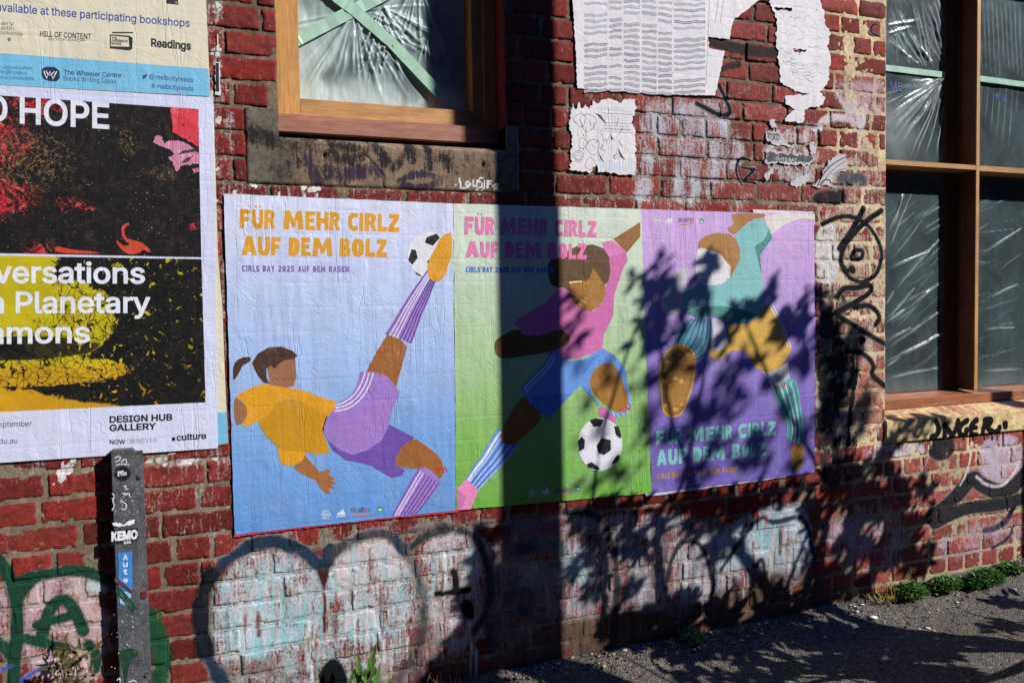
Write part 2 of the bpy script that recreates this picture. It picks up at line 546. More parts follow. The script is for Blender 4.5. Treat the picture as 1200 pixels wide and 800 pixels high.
    S_([(885, 664), (893, 652), (897, 672)], .018, (.03, .03, .04), .9, .6)
    # --- green tag, lower left
    Fl(cr(P4, [(80, 500), (110, 430), (200, 410), (330, 415), (390, 440), (395, 640), (380, 800), (100, 800)]), (.55, .40, .40), .60, .04, .7, 16, seed=12)
    Fl(cr(P4, [(-60, 470), (30, 470), (60, 560), (40, 700), (-60, 720)]), (.55, .42, .42), .58, .04, .7, 16, seed=13)
    Fl(cr(P4, [(300, 430), (385, 430), (388, 470), (330, 480)]), (.5, .62, .6), .7, .02, .5, 20, seed=14)
    S_(cr(P4, [(-40, 340), (5, 370), (35, 420), (60, 500), (62, 600), (55, 690), (48, 790)]), .030, GREEN, 1.5, .35)
    S_(cr(P4, [(120, 425), (90, 455), (58, 505)]), .028, GREEN, 1.5, .35)
    S_(cr(P4, [(80, 428), (150, 410), (250, 394), (330, 402), (400, 430), (440, 470)]), .030, GREEN, 1.4, .35)
    S_(cr(L, [(455, 540), (490, 570), (520, 625), (542, 700), (545, 760), (520, 830)]), .044, (.012, .07, .03), 1.2, .55)
    S_(cr(P4, [(-40, 640), (0, 655), (40, 700), (55, 760)]), .028, GREEN, 1.4, .35)
    S_(cr(P4, [(150, 640), (160, 590), (185, 520), (228, 492), (268, 530), (300, 612)]), .030, GREEN, 1.5, .35)
    S_(cr(P4, [(135, 590), (200, 572), (258, 556)]), .024, GREEN, 1.5, .35)
    S_(cr(P4, [(95, 640), (160, 658), (235, 668)]), .026, GREEN, 1.4, .35)
    S_(cr(P4, [(320, 660), (352, 700), (340, 750)]), .028, GREEN, 1.3, .35)
    S_(cr(P4, [(80, 790), (130, 755), (175, 728)]), .012, (.08, .11, .42), .8, .6)
    S_(cr(P4, [(-20, 770), (20, 745), (40, 740)]), .012, (.08, .11, .42), .7, .6)
    # --- upper wall smears
    Fl(cr(H, [(620, 400), (760, 390), (860, 400), (1000, 410), (1000, 560), (960, 760), (760, 750), (740, 640), (640, 620)]), (.45, .40, .44), .50, .05, .9, 11, seed=15)
    for x, y0, y1 in [(660, 560, 660), (700, 470, 540), (790, 440, 760), (840, 560, 770), (880, 480, 560), (920, 560, 700), (960, 470, 620), (1010, 560, 640), (640, 690, 760)]:
        S_(cr(H, [(x, y0), (x+8, (y0+y1)/2), (x, y1)]), .055, (.50, .50, .55), .62, .8)
    S_(cr(I, [(40, 160), (100, 178), (170, 195), (300, 208)]), .034, (.035, .022, .018), 1.25, .5)
    S_(cr(I, [(60, 280), (110, 262), (150, 250)]), .022, (.035, .022, .018), .9, .6)
    S_(cr(I, [(-10, 405), (30, 425), (80, 452), (122, 448), (110, 400), (75, 335)]), .019, BLK, 1.25, .35)
    S_(cr(I, [(200, 628), (165, 612), (145, 640), (142, 680), (165, 722)]), .012, BLK, 1.2, .35)
    S_(cr(I, [(165, 655), (215, 662), (172, 706), (222, 716)]), .013, BLK, 1.2, .35, 0)
    S_(cr(I, [(262, 690), (280, 660), (275, 710)]), .012, BLK, 1.0, .4)
    for a_ in ([(545, 375), (580, 430), (628, 512)], [(655, 385), (640, 450), (628, 512)], [(460, 505), (490, 462), (560, 455), (600, 480)], [(600, 400), (615, 450), (628, 512)]):
        S_(cr(I, a_), .026, (.62, .52, .54), .95, .7)
    Fl(cr(I, [(520, 300), (735, 300), (735, 440), (600, 440), (540, 400)]), (.50, .34, .36), .42, .05, .9, 20, seed=16)
    S_(cr(I, [(690, 95), (670, 100), (668, 130), (695, 140)]), .009, BLK, 1.1, .3)
    S_(cr(I, [(740, 180), (640, 175), (600, 200)]), .006, (.03, .03, .03), .5, .6)
    # --- pier beside the right window: cream mortar smears, black and white paint
    Fl([(958, 205), (985, 190), (1040, 158), (1040, 520), (1000, 520), (958, 330)], CREAM, .40, .02, .9, 16, seed=17)
    Fl([(956, 260), (985, 262), (985, 330), (956, 335)], (.66, .62, .58), .75, .015, .7, 26, seed=18)
    Fl([(958, 340), (1000, 345), (985, 400), (958, 400)], (.03, .03, .03), .8, .02, .8, 22, seed=19)
    Fl([(956, 420), (1000, 410), (1000, 500), (956, 510)], (.66, .62, .6), .62, .02, .9, 22, seed=20)
    Fl([(1010, 420), (1036, 420), (1036, 510), (1000, 505)], (.42, .10, .06), .5, .02, .9, 22, seed=21)
    W = .023
    Fl(cr((940, 160, 4.71), [(185, 215), (240, 198), (330, 200), (355, 235), (350, 275), (260, 280), (200, 275)]), (.085, .09, .10), 1.0, .015, .6, 30, seed=31)
    Fl(cr((940, 160, 4.71), [(170, 285), (245, 280), (248, 375), (215, 380), (180, 350)]), (.5, .5, .48), .7, .01, .9, 60, seed=32, col2=(.01, .01, .01))
    Fl(cr((940, 160, 4.71), [(60, 300), (170, 290), (180, 360), (90, 370)]), (.012, .01, .01), .8, .02, .9, 25, seed=33)
    Fl(cr(I, [(250, 500), (450, 540), (470, 640), (440, 730), (340, 720), (250, 650)]), (.55, .52, .52), .46, .03, .9, 40, seed=34)
    Fl([(900, 150), (960, 140), (960, 170), (900, 175)], (.6, .56, .55), .42, .02, .9, 40, seed=35)
    Fl([(957, 400), (1000, 395), (1008, 470), (960, 500)], (.015, .014, .014), .78, .03, .9, 22, seed=36)
    Fl([(957, 470), (990, 460), (1012, 560), (960, 580)], (.03, .028, .03), .62, .03, .9, 26, seed=37)
    S_(cr(Q, [(216, 152), (190, 205), (150, 262)]), W*1.1, BLK, 1.5, .35)
    S_(cr(Q, [(266, 158), (228, 182), (185, 225), (158, 262), (152, 300), (170, 325)]), W, BLK, 1.5, .35)
    S_(cr(Q, [(103, 195), (150, 172), (195, 175), (240, 205), (268, 262), (262, 322), (225, 356), (185, 350), (160, 320)]), W*.8, BLK, 1.5, .35)
    S_(cr(Q, [(182, 288), (190, 266), (216, 266), (212, 290), (185, 292)]), W*.8, BLK, 1.5, .35)
    S_(cr(Q, [(184, 318), (186, 321)]), W*1.4, BLK, 1.6, .3, 0)
    S_(cr(Q, [(145, 395), (160, 370), (195, 372), (240, 358), (236, 385), (190, 412), (140, 440)]), W, BLK, 1.4, .35)
    S_(cr(Q, [(190, 425), (235, 415), (265, 450), (250, 472)]), W, BLK, 1.4, .35)
    S_(cr(Q, [(211, 512), (213, 515)]), W*1.4, BLK, 1.6, .3, 0)
    S_(cr(Q, [(150, 450), (200, 480), (275, 525)]), W, BLK, 1.4, .35)
    S_(cr(Q, [(170, 545), (215, 548), (250, 585), (235, 610), (275, 640)]), W, BLK, 1.4, .35)
    S_(cr(Q, [(200, 600), (180, 700), (175, 800)]), W, BLK, 1.1, .5)
    Fl(cr(I, [(440, 760), (500, 740), (570, 735), (575, 800), (440, 800)]), (.02, .015, .015), .9, .03, .8, 22, seed=22)
    # --- lower right: black band of a big letter, pale violet fill
    Fl(cr(R3, [(640, 360), (900, 340), (900, 560), (800, 640), (690, 650), (620, 590)]), (.50, .40, .50), .62, .02, .8, 14, seed=23)
    S_(cr(R3, [(360, 830), (440, 770), (520, 690), (600, 590), (650, 640), (760, 690), (860, 640), (960, 500)]), .075, (.02, .02, .022), 1.15, .3)
    S_(cr(R3, [(380, 860), (560, 770), (720, 760), (900, 720)]), .06, (.02, .02, .022), 1.1, .4)
    S_(cr(R3, [(530, 640), (570, 570), (590, 450)]), .012, (.6, .56, .56), .9, .4)
    S_(cr(R3, [(620, 590), (690, 648), (780, 648), (850, 560), (880, 500)]), .014, (.62, .56, .58), .95, .4)
    S_(cr(PP, [(1010, 165), (985, 215), (940, 245), (905, 250)]), .03, BLK, 1.3, .35)
    S_(cr(PP, [(1010, 232), (990, 280), (935, 312)]), .016, BLK, 1.1, .4)
    Fl(cr(R3, [(-40, 400), (300, 380), (330, 470), (-40, 500)]), (.60, .52, .54), .55, .03, .8, 18, seed=24)
    Fl(cr(PP, [(300, 210), (520, 150), (640, 240), (560, 420), (340, 330)]), (.45, .34, .40), .48, .06, .9, 14, seed=25)
    Fl(cr(PP, [(700, 280), (1046, 180), (1046, 300), (760, 370)]), (.30, .20, .32), .36, .05, .9, 20, seed=26)
    # tag drips below the sill
    for x in (350, 460, 540, 600, 665, 710, 740):
        S_(cr(R3, [(x, 345), (x+2, 372)]), .012, BLK, 1.4, .3, 0)
    Fl(cr(R3, [(360, 370), (500, 365), (480, 480), (400, 500), (340, 470)]), (.02, .02, .02), 1.0, .03, .6, 14, seed=27)
# base colours
def brick_cols(n, bx, bz):
    r_ = RNG.random((n, 3))
    base = np.array([.178, .0215, .0155])*(0.62+.62*r_[:, :1])
    base *= np.stack([np.ones(n), .85+.5*r_[:, 1], .85+.5*r_[:, 1]], 1)
    return base

def tone(x, z, col):
    """the wall is not one red: painted dark red left, raw orange red right and low right"""
    raw = sstep(2.0, 3.1, x)*(1-sstep(1.2, 1.5, z))*.85
    up = sstep(1.2, 2.0, x)*sstep(1.7, 2.0, z)*.45
    k = np.clip(raw+up, 0, 1)[:, None]
    return col*(1-k) + (col*np.array([1.65, 2.6, 2.6]) + np.array([.02, .012, .01]))*k

# visible footprint hidden behind the pasted posters gets a coarse grid
pa, pb = px(285, 300)[0], px(935, 300)[0]
qa, qb = px(285, 420)[1], px(600, 420)[1]
def hidden(x0, x1, z0, z1):
    if x1 < px(236, 300)[0] and z0 > px(120, 530)[1]: return True
    return x0 > pa and x1 < pb and z0 > .71+.12 and z1 < .71+1.15
V, Fq, BC = [], [], []
off = 0
cols = brick_cols(len(bricks), None, None)
for bi, (x0, x1, z0, z1) in enumerate(bricks):
    w, h = x1-x0, z1-z0
    vis = -1.05 < x1 and x0 < 4.3 and z0 < 2.75 and not hidden(x0, x1, z0, z1)
    st = .0055 if vis else .022
    nx = max(4, int(w/st)); nz = max(4, int(h/st))
    u = np.concatenate([[0, 0.0016], np.linspace(.0046, w-.0046, nx), [w-.0016, w]])
    t = np.concatenate([[0, 0.0016], np.linspace(.0046, h-.0046, nz), [h-.0016, h]])
    X, Z = np.meshgrid(x0+u, z0+t)
    jx = (fbm(X*48, Z*48, 21, 3)-.5)*.008; jz = (fbm(X*48, Z*48, 22, 3)-.5)*.008
    ex = np.minimum(X-x0, x1-X); ez = np.minimum(Z-z0, z1-Z)
    ed = np.minimum(ex, ez)
    r_ = RNG.random(4)
    y = (r_[0]-.5)*.003 + (r_[1]-.5)*.012*(X-(x0+x1)/2)/max(w, .1) + (r_[2]-.5)*.02*(Z-(z0+z1)/2)
    y = y - (fbm(X*28, Z*28, 31)-.5)*.0035 - (fbm(X*120, Z*120, 33, 2)-.5)*.0018
    cd = np.hypot(np.maximum(0, .012-ex), np.maximum(0, .012-ez))   # round the corners
    y = y + .0018*sstep(.004, .0, ed) + .003*sstep(.006, .012, cd)
    chip = fbm(X*40+bi*3.1, Z*40, 35, 2)
    y = y + .006*sstep(.66, .8, chip)*sstep(.02, .0, ed)
    y[0, :] = y[-1, :] = .011; y[:, 0] = y[:, -1] = .011
    wgt = sstep(.03, 0, ed)
    X = X + jx*wgt; Z = Z + jz*wgt
    ny, nxx = X.shape
    V.append(np.stack([X.ravel(), y.ravel(), Z.ravel()], 1))
    i = np.arange(ny*nxx).reshape(ny, nxx) + off
    Fq.append(np.stack([i[:-1, :-1], i[:-1, 1:], i[1:, 1:], i[1:, :-1]], -1).reshape(-1, 4))
    BC.append(np.repeat(cols[bi][None], ny*nxx, 0))
    off += ny*nxx
V = np.concatenate(V); Fq = np.concatenate(Fq); BC = np.concatenate(BC)
BC = tone(V[:, 0], V[:, 2], BC)
# soot near the window stone, grime at the foot
gr = 1 - .35*sstep(.5, .1, V[:, 2]) * fbm(V[:, 0]*5, V[:, 2]*5, 51)
BC = BC*gr[:, None]

def set_col(me, name, rgb, a=None):
    at = me.color_attributes.new(name, 'FLOAT_COLOR', 'POINT')
    arr = np.ones((len(rgb), 4), np.float32); arr[:, :3] = rgb
    if a is not None: arr[:, 3] = a
    at.data.foreach_set('color', arr.ravel())

def wall_material(name, bumpd, rough, fleck=True):
    m, g, b = new_mat(name)
    at = g.node('ShaderNodeAttribute', attribute_name='base')
    pt = g.node('ShaderNodeAttribute', attribute_name='paint')
    p = g.pos()
    n1 = g.noise(p, 45, 5, .65); n2 = g.noise(p, 260, 3, .6)
    c = g.mix(1, at.outputs[0], g.ramp(n1, [(.25, .50), (.5, 1.0), (.78, 1.5)]), 'MULTIPLY')
    c = g.mix(1, c, g.ramp(n2, [(.3, .7), (.7, 1.25)]), 'MULTIPLY')
    if fleck:
        fl = g.ramp(g.noise(p, 150, 2, .5), [(.70, 0), (.745, .55)])
        c = g.mix(fl, c, (.42, .33, .29))
        dk = g.ramp(g.noise(p, 17, 5, .7), [(.30, .75), (.48, 0)])
        c = g.mix(dk, c, (.045, .016, .013))
    iso = g.noise(p, 105, 4, .65)
    stv = g.noise(g.pos((120, 120, 15)), 1.0, 5, .7)
    big = g.noise(p, 14, 3, .6)
    w = g.math('ADD', g.math('ADD', g.math('MULTIPLY', iso, .36), g.math('MULTIPLY', stv, .52)), g.math('MULTIPLY', big, .20))
    w = g.map(w, .40, .70)
    w = g.math('MULTIPLY', w, .95)
    f = g.map(g.math('SUBTRACT', pt.outputs['Alpha'], w), -.20, .24)
    pc = g.mix(1, pt.outputs[0], g.ramp(stv, [(.3, .62), (.7, 1.15)]), 'MULTIPLY')
    c = g.mix(f, c, pc)
    g.put(b, 'Base Color', c)
    b.inputs['Roughness'].default_value = rough
    b.inputs['Specular IOR Level'].default_value = .12
    hh = g.math('ADD', g.math('MULTIPLY', n2, .6), g.math('MULTIPLY', n1, .8))
    g.put(b, 'Normal', g.bump(hh, .7, bumpd))
    return m
m_brick = wall_material('brick', .0022, .78)
m_mortar = wall_material('mortar', .0035, .95, False)

wall = empty('brick_wall', (1.5, .02, 0), 'weathered red brick wall covered with posters, graffiti and two timber windows', 'wall')
me = np_mesh('brickwork', V, Fq)
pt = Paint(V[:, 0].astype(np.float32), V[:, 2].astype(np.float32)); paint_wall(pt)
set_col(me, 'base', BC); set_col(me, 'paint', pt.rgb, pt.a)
o = link('brickwork', me, m_brick); o.parent = wall; o.matrix_parent_inverse = parent_inv(wall)

# mortar bed: sheets around the openings
def mortar_grid(x0, x1, z0, z1, st):
    xs = np.linspace(x0, x1, max(2, int((x1-x0)/st))); zs = np.linspace(z0, z1, max(2, int((z1-z0)/st)))
    X, Z = np.meshgrid(xs, zs)
    Y = .0030 - .0012*sstep(2.6, 2.8, X) + .0022*sstep(1.85, 2.0, Z)*(X < 2.75) + (fbm(X*18, Z*18, 61)-.5)*.005 + (fbm(X*110, Z*110, 63, 2)-.5)*.003
    n, m = X.shape
    v = np.stack([X.ravel(), Y.ravel(), Z.ravel()], 1)
    i = np.arange(n*m).reshape(n, m)
    return v, np.stack([i[:-1, :-1], i[:-1, 1:], i[1:, 1:], i[1:, :-1]], -1).reshape(-1, 4)
VV, QQ, off = [], [], 0
zt = WZ1
for x0, x1, z0, z1, st in [(WX0, -1.0, -.06, zt, .05), (-1.0, LSX0, -.06, zt, .0065), (LSX0, LSX1, -.06, LSZ0, .0065),
                           (LSX0, LWX0, STZ1, zt, .0065), (LWX1, LSX1, STZ1, zt, .0065),
                           (LSX1, RWX0, -.06, zt, .0065), (RWX0, 4.3, -.06, RSZ0, .0065), (4.3, WX1, -.06, RSZ0, .05), (RWX1, WX1, RSZ0, zt, .05)]:
    v, q = mortar_grid(x0, x1, z0, z1, st)
    VV.append(v); QQ.append(q+off); off += len(v)
v = np.concatenate(VV); q = np.concatenate(QQ)
me = np_mesh('mortar', v, q)
k = sstep(2.4, 2.75, v[:, 0])*sstep(.55, .8, v[:, 2])
k = np.maximum(k, .45*sstep(2.6, 3.2, v[:, 0]))[:, None]
kk = (sstep(1.15, 1.5, v[:, 2])*(v[:, 0] < 1.1))[:, None]*.6
mc = np.array([.20, .155, .105])*(1-k) + np.array([.58, .46, .27])*k
kk = np.maximum(kk, (sstep(1.85, 2.0, v[:, 2])*(v[:, 0] > 1.0)*(1-sstep(2.5, 2.8, v[:, 0])))[:, None]*.62)
mc = mc*(1-kk) + np.array([.13, .095, .062])*kk
mc = mc*(.6+.8*fbm(v[:, 0]*12, v[:, 2]*12, 71))[:, None]
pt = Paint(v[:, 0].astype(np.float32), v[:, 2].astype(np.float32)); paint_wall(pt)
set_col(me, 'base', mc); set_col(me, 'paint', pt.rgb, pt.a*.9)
o = link('mortar', me, m_mortar); o.parent = wall; o.matrix_parent_inverse = parent_inv(wall)
# ------------------------------------------------------------------ stone sill under the left window
def child(o, parent):
    o.parent = parent; o.matrix_parent_inverse = parent_inv(parent); return o
def face_grid(x0, x1, z0, z1, st, yf):
    xs = np.linspace(x0, x1, max(2, int((x1-x0)/st))); zs = np.linspace(z0, z1, max(2, int((z1-z0)/st)))
    X, Z = np.meshgrid(xs, zs); Y = yf(X, Z)
    n, m = X.shape
    i = np.arange(n*m).reshape(n, m)
    return np.stack([X.ravel(), np.broadcast_to(Y, X.shape).ravel(), Z.ravel()], 1), np.stack([i[:-1, :-1], i[:-1, 1:], i[1:, 1:], i[1:, :-1]], -1).reshape(-1, 4)
STZ0 = px(335, 160)[1]
crack = [px(*p_) for p_ in cr(J, [(640, 520), (655, 545), (645, 590), (690, 640), (712, 670), (712, 720)])]
crack2 = [px(*p_) for p_ in cr(J, [(1010, 630), (950, 650), (945, 690), (950, 730)])]
def polyd(X, Z, P_):
    d = np.full(X.shape, 9.)
    for (ax, az), (bx, bz) in zip(P_[:-1], P_[1:]):
        dx, dz = bx-ax, bz-az
        t = np.clip(((X-ax)*dx+(Z-az)*dz)/(dx*dx+dz*dz+1e-12), 0, 1)
        d = np.minimum(d, np.hypot(X-ax-t*dx, Z-az-t*dz))
    return d
def stone_y(X, Z):
    y = -.004 - (fbm(X*14, Z*14, 81)-.5)*.004 - (fbm(X*90, Z*90, 82)-.5)*.002
    wob = (fbm(X*60, Z*60, 83)-.5)*.006
    y = y + .006*sstep(.0035, .001, polyd(X+wob, Z, crack)) + .004*sstep(.003, .001, polyd(X+wob, Z, crack2))
    for h_ in cr(J, [(487, 592), (1090, 628)]):
        a_, b_ = px(*h_)
        y = y + .012*sstep(.010, .005, np.hypot((X-a_)*1.3, (Z-b_)*.8))
    ed = np.minimum(np.minimum(X-LSX0, LSX1-X), Z-LSZ0)
    return y + .006*sstep(.007, 0, ed)
v1, q1 = face_grid(LSX0, LWX0, LSZ0, STZ1, .005, stone_y)
v4, q4 = face_grid(LWX1, LSX1, LSZ0, STZ1, .006, stone_y)
v2, q2 = face_grid(LWX0, LWX1, LSZ0, STZ0, .005, lambda X, Z: stone_y(X, Z) + .02*sstep(STZ0-.016, STZ0, Z))
# sloping top behind the chamfer, and the cheek of the left block
v3 = np.array([(LWX0, .018, STZ0), (LSX1, .018, STZ0), (LSX1, .16, STZ0+.025), (LWX0, .16, STZ0+.025),
               (LWX0, -.003, STZ0-.02), (LWX0, .16, STZ0-.02), (LWX0, .16, STZ1), (LWX0, -.003, STZ1),
               (LSX0, .0, STZ1), (LWX0, .0, STZ1), (LWX0, .05, STZ1), (LSX0, .05, STZ1),
               (LSX0, .003, LSZ0), (LSX0, .03, LSZ0), (LSX0, .03, STZ1), (LSX0, .003, STZ1),
               (LWX1, -.003, STZ0-.02), (LWX1, .16, STZ0-.02), (LWX1, .16, STZ1), (LWX1, -.003, STZ1), (LWX1, 0, STZ1), (LSX1, 0, STZ1), (LSX1, .05, STZ1), (LWX1, .05, STZ1)])
q3 = np.array([(0, 1, 2, 3), (4, 5, 6, 7), (8, 9, 10, 11), (12, 15, 14, 13), (16, 19, 18, 17), (20, 21, 22, 23)])
v = np.concatenate([v1, v2, v3, v4]); q = np.concatenate([q1, q2+len(v1), q3+len(v1)+len(v2), q4+len(v1)+len(v2)+len(v3)])
me = np_mesh('stone_sill', v, q)
m_stone = wall_material('stone', .003, .85, False)
left = sstep(LWX0-.02, LWX0+.10, v[:, 0])[:, None]
sc = np.array([.135, .115, .085])*(1-left) + np.array([.20, .14, .092])*left
sc = sc*(.55+.85*fbm(v[:, 0]*7, v[:, 2]*7, 91))[:, None]
cd = sstep(.004, .0015, polyd(v[:, 0]+(fbm(v[:, 0]*60, v[:, 2]*60, 83)-.5)*.006, v[:, 2], crack))
sc = sc*(1-.8*cd[:, None])
pt = Paint(v[:, 0].astype(np.float32), v[:, 2].astype(np.float32))
DK = (.028, .024, .024); PU = (.050, .034, .052)
for pts_, w_, c_, a_ in [([(205, 515), (260, 535), (320, 540)], .05, DK, .75), ([(330, 640), (360, 620)], .06, DK, .5), ([(370, 560), (420, 540), (440, 560), (410, 620)], .06, (.05, .035, .025), .6),
                     ([(515, 545), (520, 600), (515, 660)], .05, DK, .75), ([(515, 545), (580, 560), (640, 580), (600, 610), (530, 610)], .035, DK, .8), ([(520, 640), (560, 680)], .035, PU, .8), ([(580, 655), (630, 655)], .04, PU, .8),
                     ([(660, 640), (690, 660)], .035, PU, .8), ([(420, 600), (445, 660), (460, 690)], .03, PU, .8), ([(680, 550), (700, 580), (720, 620)], .03, DK, .8), ([(810, 560), (770, 620), (755, 640)], .03, DK, .7),
                     ([(810, 560), (815, 600)], .035, DK, .8), ([(875, 560), (885, 640)], .022, DK, .8), ([(770, 690), (830, 660), (910, 670), (930, 690), (860, 715), (780, 705)], .02, PU, .8),
                     ([(930, 610), (960, 600), (960, 630)], .05, DK, .6), ([(1030, 600), (1060, 620)], .04, DK, .5), ([(570, 600), (590, 610)], .03, DK, .9), ([(1100, 640), (1120, 700)], .05, DK, .5)]:
    pt.stroke(cr(J, pts_), w_, c_, a_, .7)
for pts_ in ([(1000, 680), (1003, 718), (1022, 714)], [(1030, 690), (1022, 700), (1030, 712), (1040, 700), (1031, 690)], [(1050, 686), (1052, 708), (1066, 706), (1066, 684)],
             [(1092, 680), (1078, 676), (1070, 690), (1086, 696), (1084, 712), (1066, 716)], [(1060, 722), (1080, 728), (1096, 712), (1094, 690)],
             [(1106, 690), (1106, 714)], [(1104, 690), (1122, 688)], [(1104, 701), (1118, 700)], [(1132, 728), (1128, 704), (1148, 700), (1146, 712), (1134, 714), (1162, 732)], [(985, 706), (988, 707)]):
    pt.stroke(cr(J, pts_), .0042, (.80, .78, .76), 1.7, .3, 0)
set_col(me, 'base', sc); set_col(me, 'paint', pt.rgb, pt.a)
child(link('stone_sill', me, m_stone), wall)

# ------------------------------------------------------------------ timber, glass, plastic
def wood(name, dark, light, axis, rough=.45):
    m, g, b = new_mat(name)
    s = {'x': (4, 60, 60), 'z': (60, 60, 4)}[axis]
    n = g.noise(g.pos(s), 1, 5, .65, .6)
    n2 = g.noise(g.pos(tuple(k*5 for k in s)), 1, 3, .6)
    c = g.ramp(n, [(.3, dark), (.7, light)])
    c = g.mix(1, c, g.ramp(n2, [(.3, .75), (.65, 1.15)]), 'MULTIPLY')
    c = g.mix(g.ramp(g.noise(g.pos(), 5, 4, .6), [(.35, .5), (.6, 0)]), c, tuple(k*.55 for k in dark))
    g.put(b, 'Base Color', c)
    b.inputs['Roughness'].default_value = rough
    g.put(b, 'Normal', g.bump(n2, .3, .0008))
    return m
w_hx = wood('honey_timber_rail', (.40, .19, .055), (.60, .33, .12), 'x')
w_hz = wood('honey_timber_jamb', (.46, .22, .055), (.62, .33, .10), 'z')
w_red = wood('red_timber', (.27, .095, .055), (.43, .19, .12), 'x', .6)
w_redr = wood('red_brown_timber', (.24, .075, .03), (.42, .15, .06), 'x', .5)
w_shade = wood('shaded_timber', (.09, .040, .018), (.18, .08, .036), 'z', .5)  # timber darkened to carry the shade on the mullion's side
m_glass = bpy.data.materials.new('window_glass'); m_glass.use_nodes = True
g = NG(m_glass); g.n.clear()
out = g.node('ShaderNodeOutputMaterial'); tr = g.node('ShaderNodeBsdfTransparent'); gl = g.node('ShaderNodeBsdfGlossy'); mx = g.node('ShaderNodeMixShader'); lw = g.node('ShaderNodeLayerWeight'); lw.inputs[0].default_value = .5; fr_ = g.math('ADD', .04, g.math('MULTIPLY', .9, g.math('POWER', lw.outputs['Facing'], 5)))
tr.inputs[0].default_value = (.96, .98, .97, 1); gl.inputs['Roughness'].default_value = .03
g.l.new(fr_, mx.inputs[0]); g.l.new(tr.outputs[0], mx.inputs[1]); g.l.new(gl.outputs[0], mx.inputs[2]); g.l.new(mx.outputs[0], out.inputs[0])
def plastic_mat(name, lo, hi, sc, col=(.50, .56, .55), white=(.78, .82, .81)):
    m, g, b = new_mat(name)
    n = g.noise(g.pos(), sc, 4, .6, .5)
    at = g.node('ShaderNodeAttribute', attribute_name='milk_glint')
    g.put(b, 'Base Color', g.mix(at.outputs['Fac'], col, white))
    b.inputs['Roughness'].default_value = .30
    b.inputs['Specular IOR Level'].default_value = .6
    g.put(b, 'Alpha', g.math('ADD', g.map(n, .35, .65, lo, hi), at.outputs['Fac'], True))
    g.put(b, 'Normal', g.bump(g.noise(g.pos((40, 40, 12)), 1, 4, .7, 1.0), .3, .008))
    return m
m_plas = plastic_mat('clear_plastic_film', .40, .98, 6, (.40, .47, .48))
m_plas2 = plastic_mat('grey_plastic_film', .40, .80, 4, (.105, .135, .145))
m_tape = simple('pale_green_tape', (.46, .66, .53), .5, var=.16, vscale=25)
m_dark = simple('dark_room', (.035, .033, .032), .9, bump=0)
m_white = simple('white_paint', (.6, .6, .6), .6)
m_blueink = simple('blue_ink', (.02, .06, .26), .5, bump=0)

def ridged(x, y, seed):
    return 1-np.abs(vn(x, y, seed)*2-1)
FILM, o_key = {}, {}
def film(name, x0, x1, z0, z1, y, rays, mat, st=.005, milkf=None, amp=.006, nz=1.0):
    """rays = creases pulled tight: (xa, za, xb, zb, width, strength)"""
    xs = np.linspace(x0, x1, int((x1-x0)/st)); zs = np.linspace(z0, z1, int((z1-z0)/st))
    X, Z = np.meshgrid(xs, zs)
    Y = ((fbm(X*6, Z*6, 101)-.5)*.012 + (fbm(X*28, Z*9, 103)-.5)*.007)*nz
    milk_glint = np.zeros_like(X)
    wob = (fbm(X*9, Z*9, 105)-.5)*.022
    for xa, za, xb, zb, w_, a_ in rays:
        dx, dz = xb-xa, zb-za; L2 = dx*dx+dz*dz+1e-9
        t = ((X-xa)*dx+(Z-za)*dz)/L2; tc = np.clip(t, 0, 1)
        d = ((X-xa)*dz-(Z-za)*dx)/math.sqrt(L2) + wob*tc
        ww = w_*(.5+.9*tc)
        ends = sstep(-.02, .06, t)*sstep(1.05, .55, t)
        k = np.exp(-(d/ww)**2)*ends
        Y -= amp*a_*np.exp(-((d-ww*.6)/(ww*1.6))**2)*ends
        milk_glint = np.maximum(milk_glint, a_*k*(.45+.75*fbm(X*18, Z*18, 107)))  # highlight along each crease painted as whiter film colour
    if milkf is not None: milk_glint = milk_glint + milkf(X, Z)
    n, m_ = X.shape
    i = np.arange(n*m_).reshape(n, m_)
    v = np.stack([X.ravel(), (y+Y+.018).ravel(), Z.ravel()], 1)
    me = np_mesh(name, v, np.stack([i[:-1, :-1], i[:-1, 1:], i[1:, 1:], i[1:, :-1]], -1).reshape(-1, 4))
    set_col(me, 'milk_glint', np.repeat(np.clip(milk_glint, 0, 1).reshape(-1, 1), 3, 1))
    FILM[mat.name+str(round(x0, 3))] = (xs, zs, y+Y+.018)
    o = link(name, me, mat); o_key[o.name] = mat.name+str(round(x0, 3))
    return o
def fan(u, v_, y, a0, a1, n, L0, L1, w_, s0, s1, seed):
    """creases fanning out of a photo pixel; angles in degrees, 0 = right, 90 = up"""
    r_ = random.Random(seed); cx, cz = px(u, v_, y); out = []
    for k in range(n):
        th = math.radians(a0+(a1-a0)*(k+r_.uniform(-.5, .5))/max(1, n-1)); L_ = r_.uniform(L0, L1); q = r_.uniform(.0, .05)
        out.append((cx+q*math.cos(th), cz+q*math.sin(th), cx+L_*math.cos(th), cz+L_*math.sin(th), w_*r_.uniform(.5, 1.4), r_.uniform(s0, s1)))
    return out
def seg(crop, pts, y, w_, s_):
    P_ = [px(*q, y) for q in cr(crop, pts)]
    return [(*a, *b_, w_, s_) for a, b_ in zip(P_[:-1], P_[1:])]
